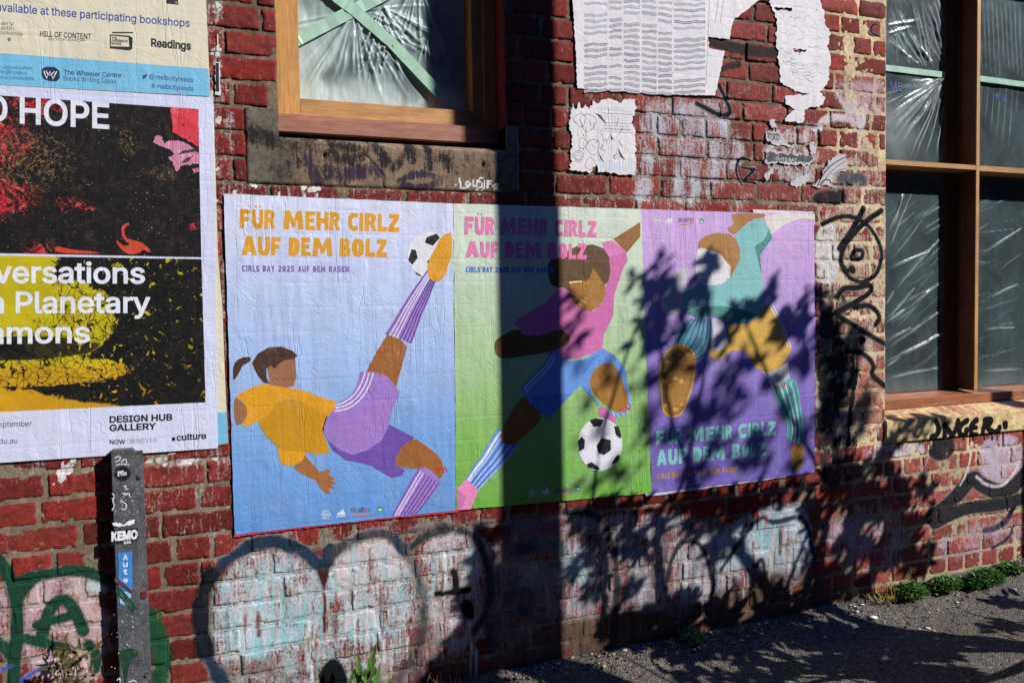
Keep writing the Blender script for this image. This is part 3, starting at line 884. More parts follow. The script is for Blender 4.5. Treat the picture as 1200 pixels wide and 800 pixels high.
def ribbon(pts, w, y, mat, name, parent, thick=.0006):
    P_ = [Vector((*px(*p_, y), 0)) for p_ in pts]
    mb = MB(); vs, fs = [], []
    for i, p_ in enumerate(P_):
        d = (P_[min(i+1, len(P_)-1)]-P_[max(i-1, 0)]).normalized(); n_ = Vector((-d.y, d.x, 0))
        for s_ in (1, -1):
            q_ = p_+n_*w/2*s_
            vs.append((q_.x, y + .0015*math.sin(i*2.3), q_.y))
    for i in range(len(P_)-1):
        fs.append((2*i, 2*i+1, 2*i+3, 2*i+2))
    mb.add(vs, fs, mat)
    return mb.build(name, parent)
def dense(pts, n=6):
    out = []
    for a_, b_ in zip(pts[:-1], pts[1:]):
        for k in range(n): out.append((a_[0]+(b_[0]-a_[0])*k/n, a_[1]+(b_[1]-a_[1])*k/n))
    return out+[pts[-1]]

# ---- left window
ZT = 3.27
yS, yF, yG = .086, .116, .172
win = MB()
a0 = LWX0+.001; a1 = LWX1-.001
zs0, zs1 = px(338, 154.5, yS)[1], px(338, 133.5, yS)[1]
zr0, zr1 = zs1+.001, px(356, 115.5, yF)[1]
xj1 = px(337, 70, .104)[0]; xj2 = px(350.5, 70, yF)[0]
xk2 = px(553, 70, yF)[0]; xk1 = xk2+.045
win.box(a0, xj1, .104, .205, zr0, ZT, w_hz)
win.box(xj1, xj2, yF, .20, zr0, ZT, w_hz)
win.box(xj2, xk2, yF+.002, .20, zr0, zr1, w_hx)
win.box(xk2, xk1, yF, .20, zr0, ZT, w_hz)
win.box(xk1, a1, .104, .205, zr0, ZT, w_hz)
wl = child(win.build('timber_window', bevel=.0015), wall)
s_ = MB(); s_.box(a0, a1, yS, .22, zs0, zs1, w_red); s_.build('window_sill', wl, bevel=.002)
gp = MB(); gp.box(xj2-.005, xk2+.005, yG, yG+.004, zr1-.005, ZT, m_glass); gp.build('glass_pane', wl)
# brick reveals of the opening and the dark room behind
for x, zb_ in ((LWX0, STZ0-.01), (LWX1, STZ0-.01), (RWX0, RSZ0)):
    rv = MB()
    rv.add([(x, .0095, zb_), (x, .30, zb_), (x, .30, ZT), (x, .0095, ZT)], [(0, 1, 2, 3)], bpy.data.materials['brick'])
    ro = rv.build('reveal', wall)
    for nm, al in (('base', 1), ('paint', 0)):
        at = ro.data.color_attributes.new(nm, 'FLOAT_COLOR', 'POINT')
        for d_ in at.data: d_.color = (.2, .035, .028, al)
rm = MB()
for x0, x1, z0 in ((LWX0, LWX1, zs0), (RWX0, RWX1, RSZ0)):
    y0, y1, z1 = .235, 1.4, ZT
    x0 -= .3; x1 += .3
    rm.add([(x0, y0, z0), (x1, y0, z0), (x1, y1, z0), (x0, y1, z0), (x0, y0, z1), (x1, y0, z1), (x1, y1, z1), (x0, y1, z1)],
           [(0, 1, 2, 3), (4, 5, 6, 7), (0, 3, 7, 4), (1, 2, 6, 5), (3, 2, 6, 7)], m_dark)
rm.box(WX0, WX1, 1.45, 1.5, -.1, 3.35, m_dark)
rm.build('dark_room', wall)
rays = fan(415, 12, .19, 200, 330, 30, .15, .42, .0042, .25, .8, 1) + fan(415, 12, .19, -30, 120, 14, .1, .4, .004, .2, .6, 2)
rays += fan(448, 8, .19, 230, 345, 22, .10, .34, .0040, .25, .75, 3) + fan(490, -25, .19, 200, 290, 16, .1, .40, .0045, .2, .7, 4)
rays += fan(458, 49, .19, 215, 290, 14, .05, .20, .0035, .25, .7, 5) + fan(440, 60, .19, 225, 300, 14, .05, .17, .003, .2, .6, 6) + fan(500, 40, .19, 235, 280, 8, .08, .2, .004, .3, .7, 7)
lowz = zr1
f1 = film('plastic_sheet', xj2+.002, xk2-.002, zr1+.001, ZT, .178, rays, m_plas, .0042,
          lambda X, Z: .62*sstep(.15, .01, Z-lowz+(fbm(X*7, Z*7, 131)-.5)*.12)+.40*sstep(.26, .0, X-xj2)*fbm(X*5, Z*5, 132)+.25*sstep(.5, .8, fbm(X*5.5, Z*5.5, 133))-.1, .010)
tag(f1, 'crinkled clear plastic sheet crossed by green tape behind the left window', 'plastic sheet')
ribbon(dense([(340, 51), (352, 44.5), (415, 12), (450, -6), (470, -18)]), .046, .1795, m_tape, 'masking_tape', f1)
ribbon(dense([(380, -16), (396, -2), (415, 12), (458, 49), (509, 103), (520, 115)]), .044, .1775, m_tape, 'masking_tape', f1)

# ---- right window: mullion and transom grid
yM, yG2 = .10, .195
win = MB()
m0, m1 = px(1144.8, 100, yM)[0], px(1148.8, 100, yM)[0]
t0, t1 = px(1042, 193, yM)[1], px(1042, 187, yM)[1]
zb0 = px(1040, 480, .098)[1]; zb1 = px(1040, 469, .098)[1]; zb2 = px(1045, 461, yG2)[1]
x0, x1 = RWX0+.001, RWX1
win.box(m0, m1, yM, yM+.006, zb2, ZT, w_hz)
win.box(m0+.001, m1-.001, yM+.0065, .23, zb2, ZT, w_shade)  # body coloured as if shaded, behind the honey front strip
win.box(x0+.03, m0, yM+.001, .23, t0, t1, w_hx)
win.box(m1, x1, yM+.001, .23, t0-.004, t1-.001, w_hx)
win.box(x0, x0+.03, .12, .24, zb2-.02, ZT, w_hz)
mm2 = m1 + .78
win.box(mm2, mm2+.025, yM, .23, zb2, ZT, w_hz)
win.hexa([(x0, .098, zb0), (x0, .098, zb1), (x0, .235, zb0), (x0, .235, zb2), (x1, .098, zb0), (x1, .098, zb1), (x1, .235, zb0), (x1, .235, zb2)], w_redr)
wr = child(win.build('timber_window', bevel=.0012), wall)
for a_, b_ in ((x0+.03, m0), (m1, mm2)):
    for c_, d_ in ((zb2, t0), (t1, ZT)):
        gp = MB(); gp.box(a_, b_, yG2, yG2+.004, c_, d_, m_glass); gp.build('glass_pane', wr)
# deep inner post left of the mullion, shade painted into its timber colour
ip = MB(); ip.box(m0-.085, m0+.004, .212, .30, zb2, ZT, w_shade); ip.build('inner_post', wr, bevel=.002)
def pf(u, v_): return px(u, v_, .22)
yy = .215
st1 = []
for a in ([(320, 292), (205, 575)], [(322, 300), (225, 575)], [(326, 296), (175, 520)], [(318, 288), (140, 470)], [(318, 286), (128, 420)], [(322, 330), (262, 575)], [(326, 380), (300, 560)], [(316, 280), (150, 380)]):
    st1 += seg(R1, a, yy, .0042, .75)
for a in ([(262, 240), (150, 20)], [(268, 240), (205, -10)], [(275, 238), (225, 0)], [(282, 240), (245, -10)], [(255, 242), (130, 60)], [(262, 245), (210, 130)], [(290, 240), (205, 120)], [(318, 180), (270, 0)], [(324, 130), (292, -10)], [(326, 90), (306, -20)], [(322, 200), (278, 20)], [(240, 235), (128, 150)], [(130, 90), (240, 70)], [(130, 120), (220, 90)]):
    st1 += seg(R1, a, yy, .0045, .6)
for a in ([(350, 110), (285, 260)], [(330, 110), (284, 220)], [(325, 112), (300, 200)], [(430, 232), (300, 380), (275, 420)], [(400, 270), (280, 320)], [(445, 345), (330, 430), (276, 470)], [(450, 488), (390, 520), (276, 575)], [(350, 480), (276, 520)], [(440, 492), (320, 560), (276, 590)], [(430, 590), (276, 620)], [(360, 370), (278, 460)], [(450, 420), (280, 540)]):
    st1 += seg(Q, a, yy, .0042, .65)
rq = random.Random(12)
for k in range(26):
    y0_ = rq.uniform(110, 560); x0_ = rq.uniform(330, 460); L__ = rq.uniform(40, 170)
    st1 += seg(Q, [(x0_, y0_), (x0_-L__*.75, y0_+L__*rq.uniform(.35, .9))], yy, rq.uniform(.0015, .0035), rq.uniform(.15, .5))
for k in range(40):
    a_ = math.radians(rq.uniform(185, 262)); st1 += seg(R1, [(318, 285), (318+rq.uniform(80, 300)*math.cos(a_), 285-rq.uniform(80, 300)*math.sin(a_))], yy, rq.uniform(.0015, .003), rq.uniform(.15, .5))
for k in range(40):
    x_ = rq.uniform(135, 325); st1 += seg(R1, [(x_+rq.uniform(10, 60), 236), (x_-rq.uniform(-20, 60), rq.uniform(-20, 120))], yy, rq.uniform(.0015, .003), rq.uniform(.15, .5))
st2 = []
for k in range(30):
    y0_ = rq.uniform(60, 560); x0_ = rq.uniform(560, 660); L__ = rq.uniform(30, 120)
    st2 += seg(Q, [(x0_, y0_), (x0_-L__, y0_+L__*rq.uniform(.1, .7))], yy, rq.uniform(.0015, .003), rq.uniform(.1, .4))
for a in ([(660, 205), (545, 280)], [(640, 480), (545, 485)], [(660, 595), (545, 600)], [(650, 360), (560, 400)]): st2 += seg(Q, a, yy, .004, .6)
for x in range(465, 610, 16): st2 += seg(R1, [(x+6, 250+(x % 5)*8), (x-10, -20)], yy, .004, .28+.06*(x % 4))
for x in range(470, 610, 22): st2 += seg(R1, [(x, 310), (x-14, 420+(x % 7)*20)], yy, .004, .3)
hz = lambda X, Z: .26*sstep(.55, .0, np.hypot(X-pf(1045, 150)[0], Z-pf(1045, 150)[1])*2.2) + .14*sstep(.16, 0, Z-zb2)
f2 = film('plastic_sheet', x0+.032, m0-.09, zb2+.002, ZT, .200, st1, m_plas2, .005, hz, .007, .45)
tag(f2, 'grey plastic sheet with star-shaped creases behind the left panes of the right window', 'plastic sheet')
f3 = film('plastic_sheet', m1+.002, mm2-.002, zb2+.002, ZT, .208, st2, m_plas2, .005, lambda X, Z: .12*sstep(.2, 0, Z-zb2), .007, .45)
tag(f3, 'grey plastic sheet behind the right panes, cut off by the photo edge', 'plastic sheet')
ribbon(dense([(1030, 78.5), (1108, 88)]), .030, .2085, m_tape, 'masking_tape', f2)
ribbon(dense([(1148, 92), (1215, 101)]), .030, .2085, m_tape, 'masking_tape', f3)

# ---- brick sill of the right window
yb, yfr = .096, -.014
zt_b = px(1040, 480.5, yb)[1]; zt_f = px(1045, 493, yfr)[1]
def sill_base(X, Z, top):
    j = (X-RWX0)/.118 + (fbm(X*3, Z*3, 171)-.5)*.3
    fr_ = np.abs(j-np.round(j))
    jo = sstep(.10, .04, fr_)
    tone_ = _T[np.floor(j+.5).astype(int) & 255, 3]
    cream = np.array([.60, .46, .22]); pink = np.array([.40, .155, .11])
    k = np.clip((.75 if top else .22)*(.1+1.3*tone_) + (fbm(X*22, Z*22, 172)-.5)*1.3, 0, 1)*(1-jo*.95)
    if not top: k = k*.45
    c_ = cream*(1-k[:, None]) + pink*k[:, None]
    return c_*(.75+.5*fbm(X*30, Z*30, 173))[:, None]
xs = np.linspace(RWX0, RWX1, 330)
rows = [(yb, zt_b, 1)] + [(yb+(yfr-yb)*t, zt_b+(zt_f-zt_b)*t, 1) for t in np.linspace(.06, .93, 18)] + [(yfr+.002, zt_f-.002, 1), (yfr, zt_f-.006, 0)] + [(yfr, z, 0) for z in np.linspace(zt_f-.012, RSZ0+.006, 20)] + [(yfr+.003, RSZ0, 0), (.02, RSZ0, 0)]
vv, top = [], []
for y, z, t in rows:
    wob = (fbm(xs*16, np.full_like(xs, z*30+y*40), 175)-.5)
    vv.append(np.stack([xs, y-wob*.004*(1-t), z+wob*.008*t*(1 if y < yb-.004 else 0)], 1)); top += [t]*len(xs)
v = np.concatenate(vv); top = np.array(top)
i = np.arange(len(v)).reshape(len(rows), len(xs))
q = np.stack([i[:-1, :-1], i[1:, :-1], i[1:, 1:], i[:-1, 1:]], -1).reshape(-1, 4)
nb = len(v)
v = np.concatenate([v, [(RWX0-.004, yfr+.001, RSZ0+.001), (RWX0-.004, .02, RSZ0+.001), (RWX0-.004, yb, zt_b), (RWX0-.004, yfr+.001, zt_f-.004)]])
q = np.concatenate([q, [[nb+1, nb, nb+3, nb+2]]]); top = np.concatenate([top, [0, 0, 0, 0]])
me = np_mesh('brick_sill', v, q)
sc = np.where((top == 1)[:, None], sill_base(v[:, 0], v[:, 1]*3+v[:, 2], True), sill_base(v[:, 0], v[:, 2], False))
pt = Paint(v[:, 0].astype(np.float32), v[:, 2].astype(np.float32))
w_ = .025
for pts_, k_ in [([(372, 268), (388, 300), (380, 345), (345, 358)], 1), ([(420, 352), (424, 320), (422, 285)], 1), ([(422, 288), (445, 320), (465, 352)], 1), ([(465, 352), (490, 300), (500, 262)], 1),
             ([(552, 262), (520, 280), (500, 320), (520, 352), (545, 340), (548, 315)], 1), ([(610, 258), (590, 270), (572, 300), (575, 345), (605, 345)], 1), ([(574, 305), (604, 302)], .8),
             ([(640, 348), (648, 300), (660, 255)], 1), ([(655, 258), (690, 250), (695, 268), (665, 298), (700, 330), (735, 325), (742, 300)], 1), ([(775, 282), (776, 292)], 1.3)]:
    pt.stroke(cr(R3, pts_), w_*k_, BLK, 1.7, .25)
for x in (350, 455, 540, 600, 665, 740): pt.stroke(cr(R3, [(x, 340), (x, 380)]), .010, BLK, 1.5, .3, 0)
pt.a *= (top == 0)
set_col(me, 'base', sc); set_col(me, 'paint', pt.rgb, pt.a)
child(link('brick_sill', me, bpy.data.materials['mortar']), wall)
# ------------------------------------------------------------------ paper and print
def paper_relief(g):
    p = g.pos()
    und = g.noise(g.pos((5, 5, 3.2)), 1, 3, .55)
    pl = g.noise(g.pos((34, 34, 2.2), (3, 0, 1)), 1, 2, .5, .3)
    pl = g.math('ABSOLUTE', g.math('SUBTRACT', pl, .5))
    pl = g.ramp(pl, [(0, 0), (.022, 1)])
    msk = g.ramp(g.noise(g.pos((7, 7, 1.3), (9, 2, 4)), 1, 2), [(.47, 0), (.60, 1)])
    pl = g.math('MULTIPLY', g.math('SUBTRACT', 1, pl), msk)
    sep = g.node('ShaderNodeSeparateXYZ'); g.l.new(p, sep.inputs[0])
    zz = g.math('FRACT', g.math('DIVIDE', g.math('SUBTRACT', sep.outputs[2], ZJ-.0432), COURSE))
    jt = g.ramp(g.math('ABSOLUTE', g.math('SUBTRACT', zz, .5)), [(0, 0), (.09, .9), (.14, 1)])
    gr = g.noise(p, 85, 4, .65)
    h = g.math('ADD', g.math('MULTIPLY', und, 3.2), g.math('MULTIPLY', pl, -.55))
    jm = g.ramp(g.noise(g.pos((5, 5, 9), (2, 7, 3)), 1, 3, .6), [(.42, 0), (.66, .42)])
    h = g.math('ADD', h, g.math('MULTIPLY', jt, jm))
    bub = g.ramp(g.noise(g.pos((16, 16, 11), (5, 1, 2)), 1, 2, .4), [(.58, 0), (.74, 1)])
    h = g.math('ADD', h, g.math('MULTIPLY', bub, .55))
    cre = g.math('ABSOLUTE', g.math('SUBTRACT', g.noise(g.pos((8, 8, 8), (1, 1, 9)), 1, 4, .65, .8), .5))
    h = g.math('ADD', h, g.math('MULTIPLY', g.ramp(cre, [(0, 0), (.02, 1)]), .22))
    h = g.math('ADD', h, g.math('MULTIPLY', gr, .42))
    return h
PK = .86
_pm = {}
def pm(r, gg, b_, scuff=.28, rough=.62):
    key = (r, gg, b_, scuff)
    if key in _pm: return _pm[key]
    m, g, b = new_mat('print')
    col = tuple(c*PK for c in srgb(r, gg, b_))
    lum = sum(col)/3
    hi = tuple(min(.8, c*.45+.5*.72) for c in col) if lum < .5 else tuple(c*.82 for c in col)
    n = g.noise(g.pos((60, 60, 22)), 1, 5, .75)
    big = g.noise(g.pos((6, 6, 6), (r*.01, 0, b_*.013)), 1, 3, .6)
    k = g.math('MULTIPLY', g.ramp(n, [(.52, 0), (.66, 1)]), g.ramp(big, [(.45, .12), (.68, 1)]))
    c = g.mix(g.math('MULTIPLY', k, scuff), col, hi)
    tone_ = g.ramp(g.noise(g.pos((40, 40, 4)), 1, 3, .6), [(.3, .93), (.7, 1.05)])
    c = g.mix(1, c, tone_, 'MULTIPLY')
    g.put(b, 'Base Color', c); b.inputs['Roughness'].default_value = rough
    b.inputs['Specular IOR Level'].default_value = .35
    g.put(b, 'Normal', g.bump(paper_relief(g), .75, .0026))
    _pm[key] = m
    return m
def grad(name, stops, z0, z1):
    m, g, b = new_mat(name)
    sep = g.node('ShaderNodeSeparateXYZ'); g.l.new(g.pos(), sep.inputs[0])
    f = g.map(sep.outputs[2], z0, z1)
    f = g.math('ADD', f, g.map(g.noise(g.pos((2, 2, 2)), 1, 2), .3, .7, -.03, .03))
    c = g.ramp(f, [(t, tuple(k*PK for k in srgb(*c_))) for t, c_ in stops])
    st = g.ramp(g.noise(g.pos((46, 46, 3)), 1, 4, .65), [(.32, .88), (.62, 1.05)])
    c = g.mix(1, c, st, 'MULTIPLY')
    dirt = g.ramp(g.noise(g.pos((7, 7, 7)), 1, 5, .7), [(.50, 0), (.78, .40)])
    c = g.mix(dirt, c, tuple(k*.7 for k in (.45, .48, .5)))
    sc = g.ramp(g.noise(g.pos((26, 26, 40), (4, 4, 4)), 1, 5, .75), [(.60, 0), (.74, .30)])
    c = g.mix(sc, c, (.66, .67, .70))
    g.put(b, 'Base Color', c); b.inputs['Roughness'].default_value = .62
    b.inputs['Specular IOR Level'].default_value = .35
    g.put(b, 'Normal', g.bump(paper_relief(g), .80, .0028))
    return m

# lettering cut by hand: outlines in a unit box
GL = {
'F': [[(0, 0), (.03, 1), (1, .98), (.97, .74), (.42, .75), (.42, .60), (.86, .59), (.84, .36), (.42, .36), (.40, 0)]],
'U': [[(0, 1), (.02, .25), (.15, .04), (.5, -.02), (.85, .03), (1, .25), (1, 1), (.67, 1), (.64, .35), (.55, .25), (.45, .26), (.37, .36), (.34, 1)]],
'R': [[(0, 0), (.02, 1), (.6, 1), (.93, .87), (.96, .62), (.76, .45), (1, .02), (.66, 0), (.47, .36), (.38, .36), (.37, 0)], [(.38, .78), (.38, .58), (.58, .62), (.58, .75)]],
'M': [[(0, 0), (.08, 1), (.33, 1), (.5, .52), (.69, 1), (.92, 1), (1, 0), (.74, 0), (.71, .52), (.56, .12), (.44, .12), (.30, .5), (.27, 0)]],
'E': [[(0, 0), (.02, 1), (.98, 1), (.96, .77), (.40, .76), (.40, .63), (.88, .61), (.87, .39), (.40, .39), (.40, .24), (1, .22), (.99, 0)]],
'H': [[(0, 0), (0, 1), (.34, 1), (.34, .63), (.66, .63), (.66, 1), (1, 1), (1, 0), (.66, 0), (.66, .37), (.34, .37), (.34, 0)]],
'C': [[(1, .98), (.97, .73), (.62, .76), (.40, .62), (.40, .36), (.56, .25), (.98, .30), (1, .05), (.55, -.02), (.15, .10), (0, .4), (.05, .75), (.30, .97)]],
'I': [[(0, 0), (.08, 1), (1, 1), (.94, 0)]],
'L': [[(0, 0), (.03, 1), (.44, 1), (.42, .25), (1, .27), (.98, 0)]],
'Z': [[(0, 0), (.02, .22), (.50, .75), (.06, .74), (.08, 1), (.98, 1), (.98, .80), (.52, .26), (1, .28), (.98, 0)]],
'A': [[(0, 0), (.32, 1), (.68, 1), (1, 0), (.68, 0), (.61, .2), (.41, .2), (.35, 0)], [(.45, .38), (.56, .38), (.51, .64)]],
'D': [[(0, 0), (.02, 1), (.6, .99), (.93, .82), (1, .5), (.93, .18), (.6, 0)], [(.42, .68), (.42, .32), (.50, .34), (.50, .67)]],
'B': [[(0, 0), (.03, 1), (.7, 1), (.92, .85), (.90, .62), (.80, .53), (1, .38), (.97, .12), (.75, 0)], [(.42, .78), (.42, .64), (.56, .67), (.56, .76)], [(.42, .38), (.42, .22), (.58, .24), (.58, .36)]],
'O': [[(.05, .2), (0, .6), (.15, .93), (.5, 1.02), (.85, .93), (1, .55), (.93, .15), (.6, -.02), (.25, .02)], [(.46, .72), (.44, .34), (.54, .32), (.56, .70)]],
'S': [[(.95, .97), (.93, .73), (.46, .75), (.42, .64), (.80, .58), (1, .4), (.95, .1), (.65, -.02), (.02, .02), (.04, .26), (.55, .25), (.60, .36), (.20, .42), (0, .6), (.06, .88), (.35, 1)]],
'Y': [[(0, 1), (.36, 1), (.5, .68), (.66, 1), (1, 1), (.68, .42), (.68, 0), (.33, 0), (.33, .42)]],
'N': [[(0, 0), (0, 1), (.32, 1), (.68, .5), (.68, 1), (1, 1), (1, 0), (.70, 0), (.32, .52), (.32, 0)]],
'2': [[(0, 0), (0, .25), (.56, .62), (.52, .76), (.06, .70), (.05, .95), (.5, 1.02), (.92, .90), (.95, .6), (.58, .26), (1, .26), (1, 0)]],
'5': [[(.05, 1), (.95, 1), (.95, .76), (.42, .76), (.42, .65), (.80, .60), (1, .35), (.85, .05), (.4, -.02), (0, .05), (.02, .28), (.5, .26), (.60, .36), (.5, .42), (.04, .42)]],
"'": [[(.2, 1), (.3, .62), (.6, .62), (.8, 1)]],
}
GL['0'] = GL['O']; GL['G'] = GL['C']
CAPW = {'M': 1.25, 'I': .42, "'": .4, ' ': .55, 'L': .8, 'F': .85, 'E': .85}

def place(mb, polys, y, mat):
    mb.flat([[px(u, v_, y) for u, v_ in p_] for p_ in polys], y, mat)
def caps(mb, crop, letters, a, b_, y, mat):
    """letters = [(char, x0, x1)]; a = (x, top, bottom), b_ likewise further right: all in crop units"""
    for ch, x0, x1 in letters:
        def at(t, h):
            x = x0+(x1-x0)*t
            s = (x-a[0])/(b_[0]-a[0])
            tp = a[1]+(b_[1]-a[1])*s; bt = a[2]+(b_[2]-a[2])*s
            return (crop[0]+x/crop[2], crop[1]+(bt+(tp-bt)*h)/crop[2])
        if ch == 'Ü':
            place(mb, [[at(*q) for q in GL['U'][0]]], y, mat)
            for t in (.26, .62): place(mb, [[at(t, 1.08), at(t+.02, 1.2), at(t+.17, 1.19), at(t+.15, 1.07)]], y, mat)
        else:
            place(mb, [[at(*q) for q in p_] for p_ in GL[ch]], y, mat)
def caps_auto(mb, crop, text, x0, x1, a, b_, y, mat):
    ws = [CAPW.get(c, 1) for c in text]; gap = .22
    tot = sum(ws)+gap*(len(ws)-1); s = (x1-x0)/tot; x = x0; L_ = []
    for c, w in zip(text, ws):
        if c != ' ': L_.append((c, x, x+w*s))
        x += (w+gap)*s
    caps(mb, crop, L_, a, b_, y, mat)

_tx = {}
try:      # the plain grotesque that ships inside Blender itself; its built-in font otherwise
    import os
    SANS = bpy.data.fonts.load(os.path.join(bpy.utils.resource_path('LOCAL'), 'datafiles', 'fonts', 'Inter.woff2'))
except Exception:
    SANS = None
def text_geo(s, bold=0.0):
    if (s, bold) in _tx: return _tx[(s, bold)]
    cu = bpy.data.curves.new('t', 'FONT'); cu.body = s
    if SANS: cu.font = SANS
    cu.size = 1; cu.resolution_u = 3; cu.fill_mode = 'NONE'
    o = bpy.data.objects.new('t', cu); COL.objects.link(o)
    dg = bpy.context.evaluated_depsgraph_get()
    me = bpy.data.meshes.new_from_object(o.evaluated_get(dg))
    co = [(v_.co.x, v_.co.y) for v_ in me.vertices]; nb = {}
    for e in me.edges:
        a, b_ = e.vertices; nb.setdefault(a, []).append(b_); nb.setdefault(b_, []).append(a)
    bpy.data.objects.remove(o); bpy.data.curves.remove(cu); bpy.data.meshes.remove(me)
    loops, seen = [], set()
    for st in sorted(nb):                      # outlines in drawing order, so the winding is kept
        if st in seen: continue
        lp, cur = [], st
        while cur is not None and cur not in seen:
            seen.add(cur); lp.append(co[cur])
            nx = [q for q in nb[cur] if q not in seen]
            cur = (cur+1 if cur+1 in nx else nx[0]) if nx else None
        out = []
        for p_ in lp:
            if not out or math.hypot(p_[0]-out[-1][0], p_[1]-out[-1][1]) > 1e-4: out.append(p_)
        if len(out) > 2: loops.append(out)
    area = lambda l_: sum(l_[k-1][0]*l_[k][1]-l_[k][0]*l_[k-1][1] for k in range(len(l_)))
    sg = 1 if sum(area(l_) for l_ in loops) > 0 else -1
    if bold:
        nl = []
        for l_ in loops:
            n = len(l_); o2 = []
            for k in range(n):
                a, b_, c_ = l_[k-1], l_[k], l_[(k+1) % n]
                d1 = math.hypot(b_[0]-a[0], b_[1]-a[1]) or 1; d2 = math.hypot(c_[0]-b_[0], c_[1]-b_[1]) or 1
                n1_ = ((b_[1]-a[1])/d1*sg, -(b_[0]-a[0])/d1*sg); n2_ = ((c_[1]-b_[1])/d2*sg, -(c_[0]-b_[0])/d2*sg)
                q = max(1+n1_[0]*n2_[0]+n1_[1]*n2_[1], .6)
                o2.append((b_[0]+bold*(n1_[0]+n2_[0])/q, b_[1]+bold*(n1_[1]+n2_[1])/q))
            nl.append(o2)
        loops = nl
    # non-zero fill, cut into thin horizontal trapezoids (outlines may overlap)
    E_ = [(l_[k-1], l_[k]) for l_ in loops for k in range(len(l_)) if abs(l_[k-1][1]-l_[k][1]) > 1e-6]
    ys_ = sorted(set(round(p_[1], 4) for l_ in loops for p_ in l_))
    lv = []
    for y_ in ys_:
        if not lv or y_-lv[-1] > .004: lv.append(y_)
    full = []
    for a, b_ in zip(lv[:-1], lv[1:]):
        n = max(1, int((b_-a)/.05)); full += [a+(b_-a)*k/n for k in range(n)]
    full.append(lv[-1])
    V_, F_ = [], []
    for ya, yb_ in zip(full[:-1], full[1:]):
        ym = (ya+yb_)/2; cs = []
        for (ax, ay), (bx, by) in E_:
            if (ay > ym) != (by > ym):
                f_ = lambda y_: ax+(bx-ax)*min(1.15, max(-.15, (y_-ay)/(by-ay)))
                cs.append((ax+(bx-ax)*(ym-ay)/(by-ay), 1 if by > ay else -1, f_(ya), f_(yb_)))
        cs.sort(); w_ = 0
        for k in range(len(cs)):
            if w_ == 0: st = cs[k]
            w_ += cs[k][1]
            if w_ == 0:
                b0 = len(V_); V_ += [(st[2], ya), (cs[k][2], ya), (cs[k][3], yb_), (st[3], yb_)]; F_.append([b0, b0+1, b0+2, b0+3])
    _tx[(s, bold)] = (V_, F_)
    return V_, F_
LPAR = [None]
def text(mb, s, p0, p1, h0, y, mat, bold=0.0, h1=None):
    """baseline from photo pixel p0 to p1, capital height h0 px (h1 at the far end)"""
    V_, F_ = text_geo(s, bold)
    x0 = min(a for a, _ in V_); x1 = max(a for a, _ in V_)
    h1 = h1 or h0
    cap_ = max(b_ for _, b_ in text_geo('H', 0.0)[0])
    vs = []
    for a, b_ in V_:
        t = (a-x0)/(x1-x0); h = h0+(h1-h0)*t
        u = p0[0]+(p1[0]-p0[0])*t; v_ = p0[1]+(p1[1]-p0[1])*t - b_/cap_*h
        q = px(u, v_, y); vs.append((q[0], y, q[1]))
    fs = []
    for f in F_:
        a, b_, c_ = vs[f[0]], vs[f[1]], vs[f[2]]
        ar = (b_[0]-a[0])*(c_[2]-a[2]) - (b_[2]-a[2])*(c_[0]-a[0])
        fs.append(f if ar > 0 else f[::-1])
    if LPAR[0] is not None and mb is None:
        m2_ = MB(); m2_.add(vs, fs, mat); m2_.build('lettering', LPAR[0]); return
    mb.add(vs, fs, mat)
def line(mb, pts, w, y, mat, smooth=2):
    """printed line, w in photo pixels"""
    P_ = chaikin(list(pts), smooth, False) if smooth else list(pts)
    L_, R_ = [], []
    for i, p_ in enumerate(P_):
        a = P_[max(i-1, 0)]; b_ = P_[min(i+1, len(P_)-1)]
        d = math.hypot(b_[0]-a[0], b_[1]-a[1]) or 1
        n_ = (-(b_[1]-a[1])/d*w/2, (b_[0]-a[0])/d*w/2)
        L_.append((p_[0]+n_[0], p_[1]+n_[1])); R_.append((p_[0]-n_[0], p_[1]-n_[1]))
    vs = [(*px(*q, y),) for q in L_+R_]; n = len(P_)
    vs = [(a, y, b_) for a, b_ in vs]
    fs = []
    for i in range(n-1):
        f = (i, i+1, n+i+1, n+i)
        a, b_, c_ = vs[f[0]], vs[f[1]], vs[f[2]]
        ar = (b_[0]-a[0])*(c_[2]-a[2]) - (b_[2]-a[2])*(c_[0]-a[0])
        fs.append(f if ar > 0 else f[::-1])
    mb.add(vs, fs, mat)
def ell(cx, cy, rx, ry, n=28, rot=0):
    return [(cx+rx*math.cos(t)*math.cos(rot)-ry*math.sin(t)*math.sin(rot), cy+rx*math.cos(t)*math.sin(rot)+ry*math.sin(t)*math.cos(rot)) for t in [2*math.pi*k/n for k in range(n)]]
def sheet(name, outline, y, mat, label, cat, group=None, rag=0, edge=None):
    P_ = ragged(outline, rag, 4, len(outline)*7+3) if rag else outline
    mb = MB(); W2 = [px(u, v_, y) for u, v_ in P_]
    mb.flat([W2], y, mat)
    n = len(W2)
    vs = [(a, y, b_) for a, b_ in W2]+[(a, y+.0012, b_) for a, b_ in W2]
    mb.add(vs, [(i, (i+1) % n, n+(i+1) % n, n+i) for i in range(n)], edge or mat)
    return tag(mb.build(name), label, cat, group)
def between(e0, e1, t):
    """polyline at fraction t between two edges with the same number of points"""
    return [(a[0]+(b_[0]-a[0])*t, a[1]+(b_[1]-a[1])*t) for a, b_ in zip(e0, e1)]
WH = pm(232, 233, 242, .1); BK = pm(22, 20, 22, .1)
LV = .00012
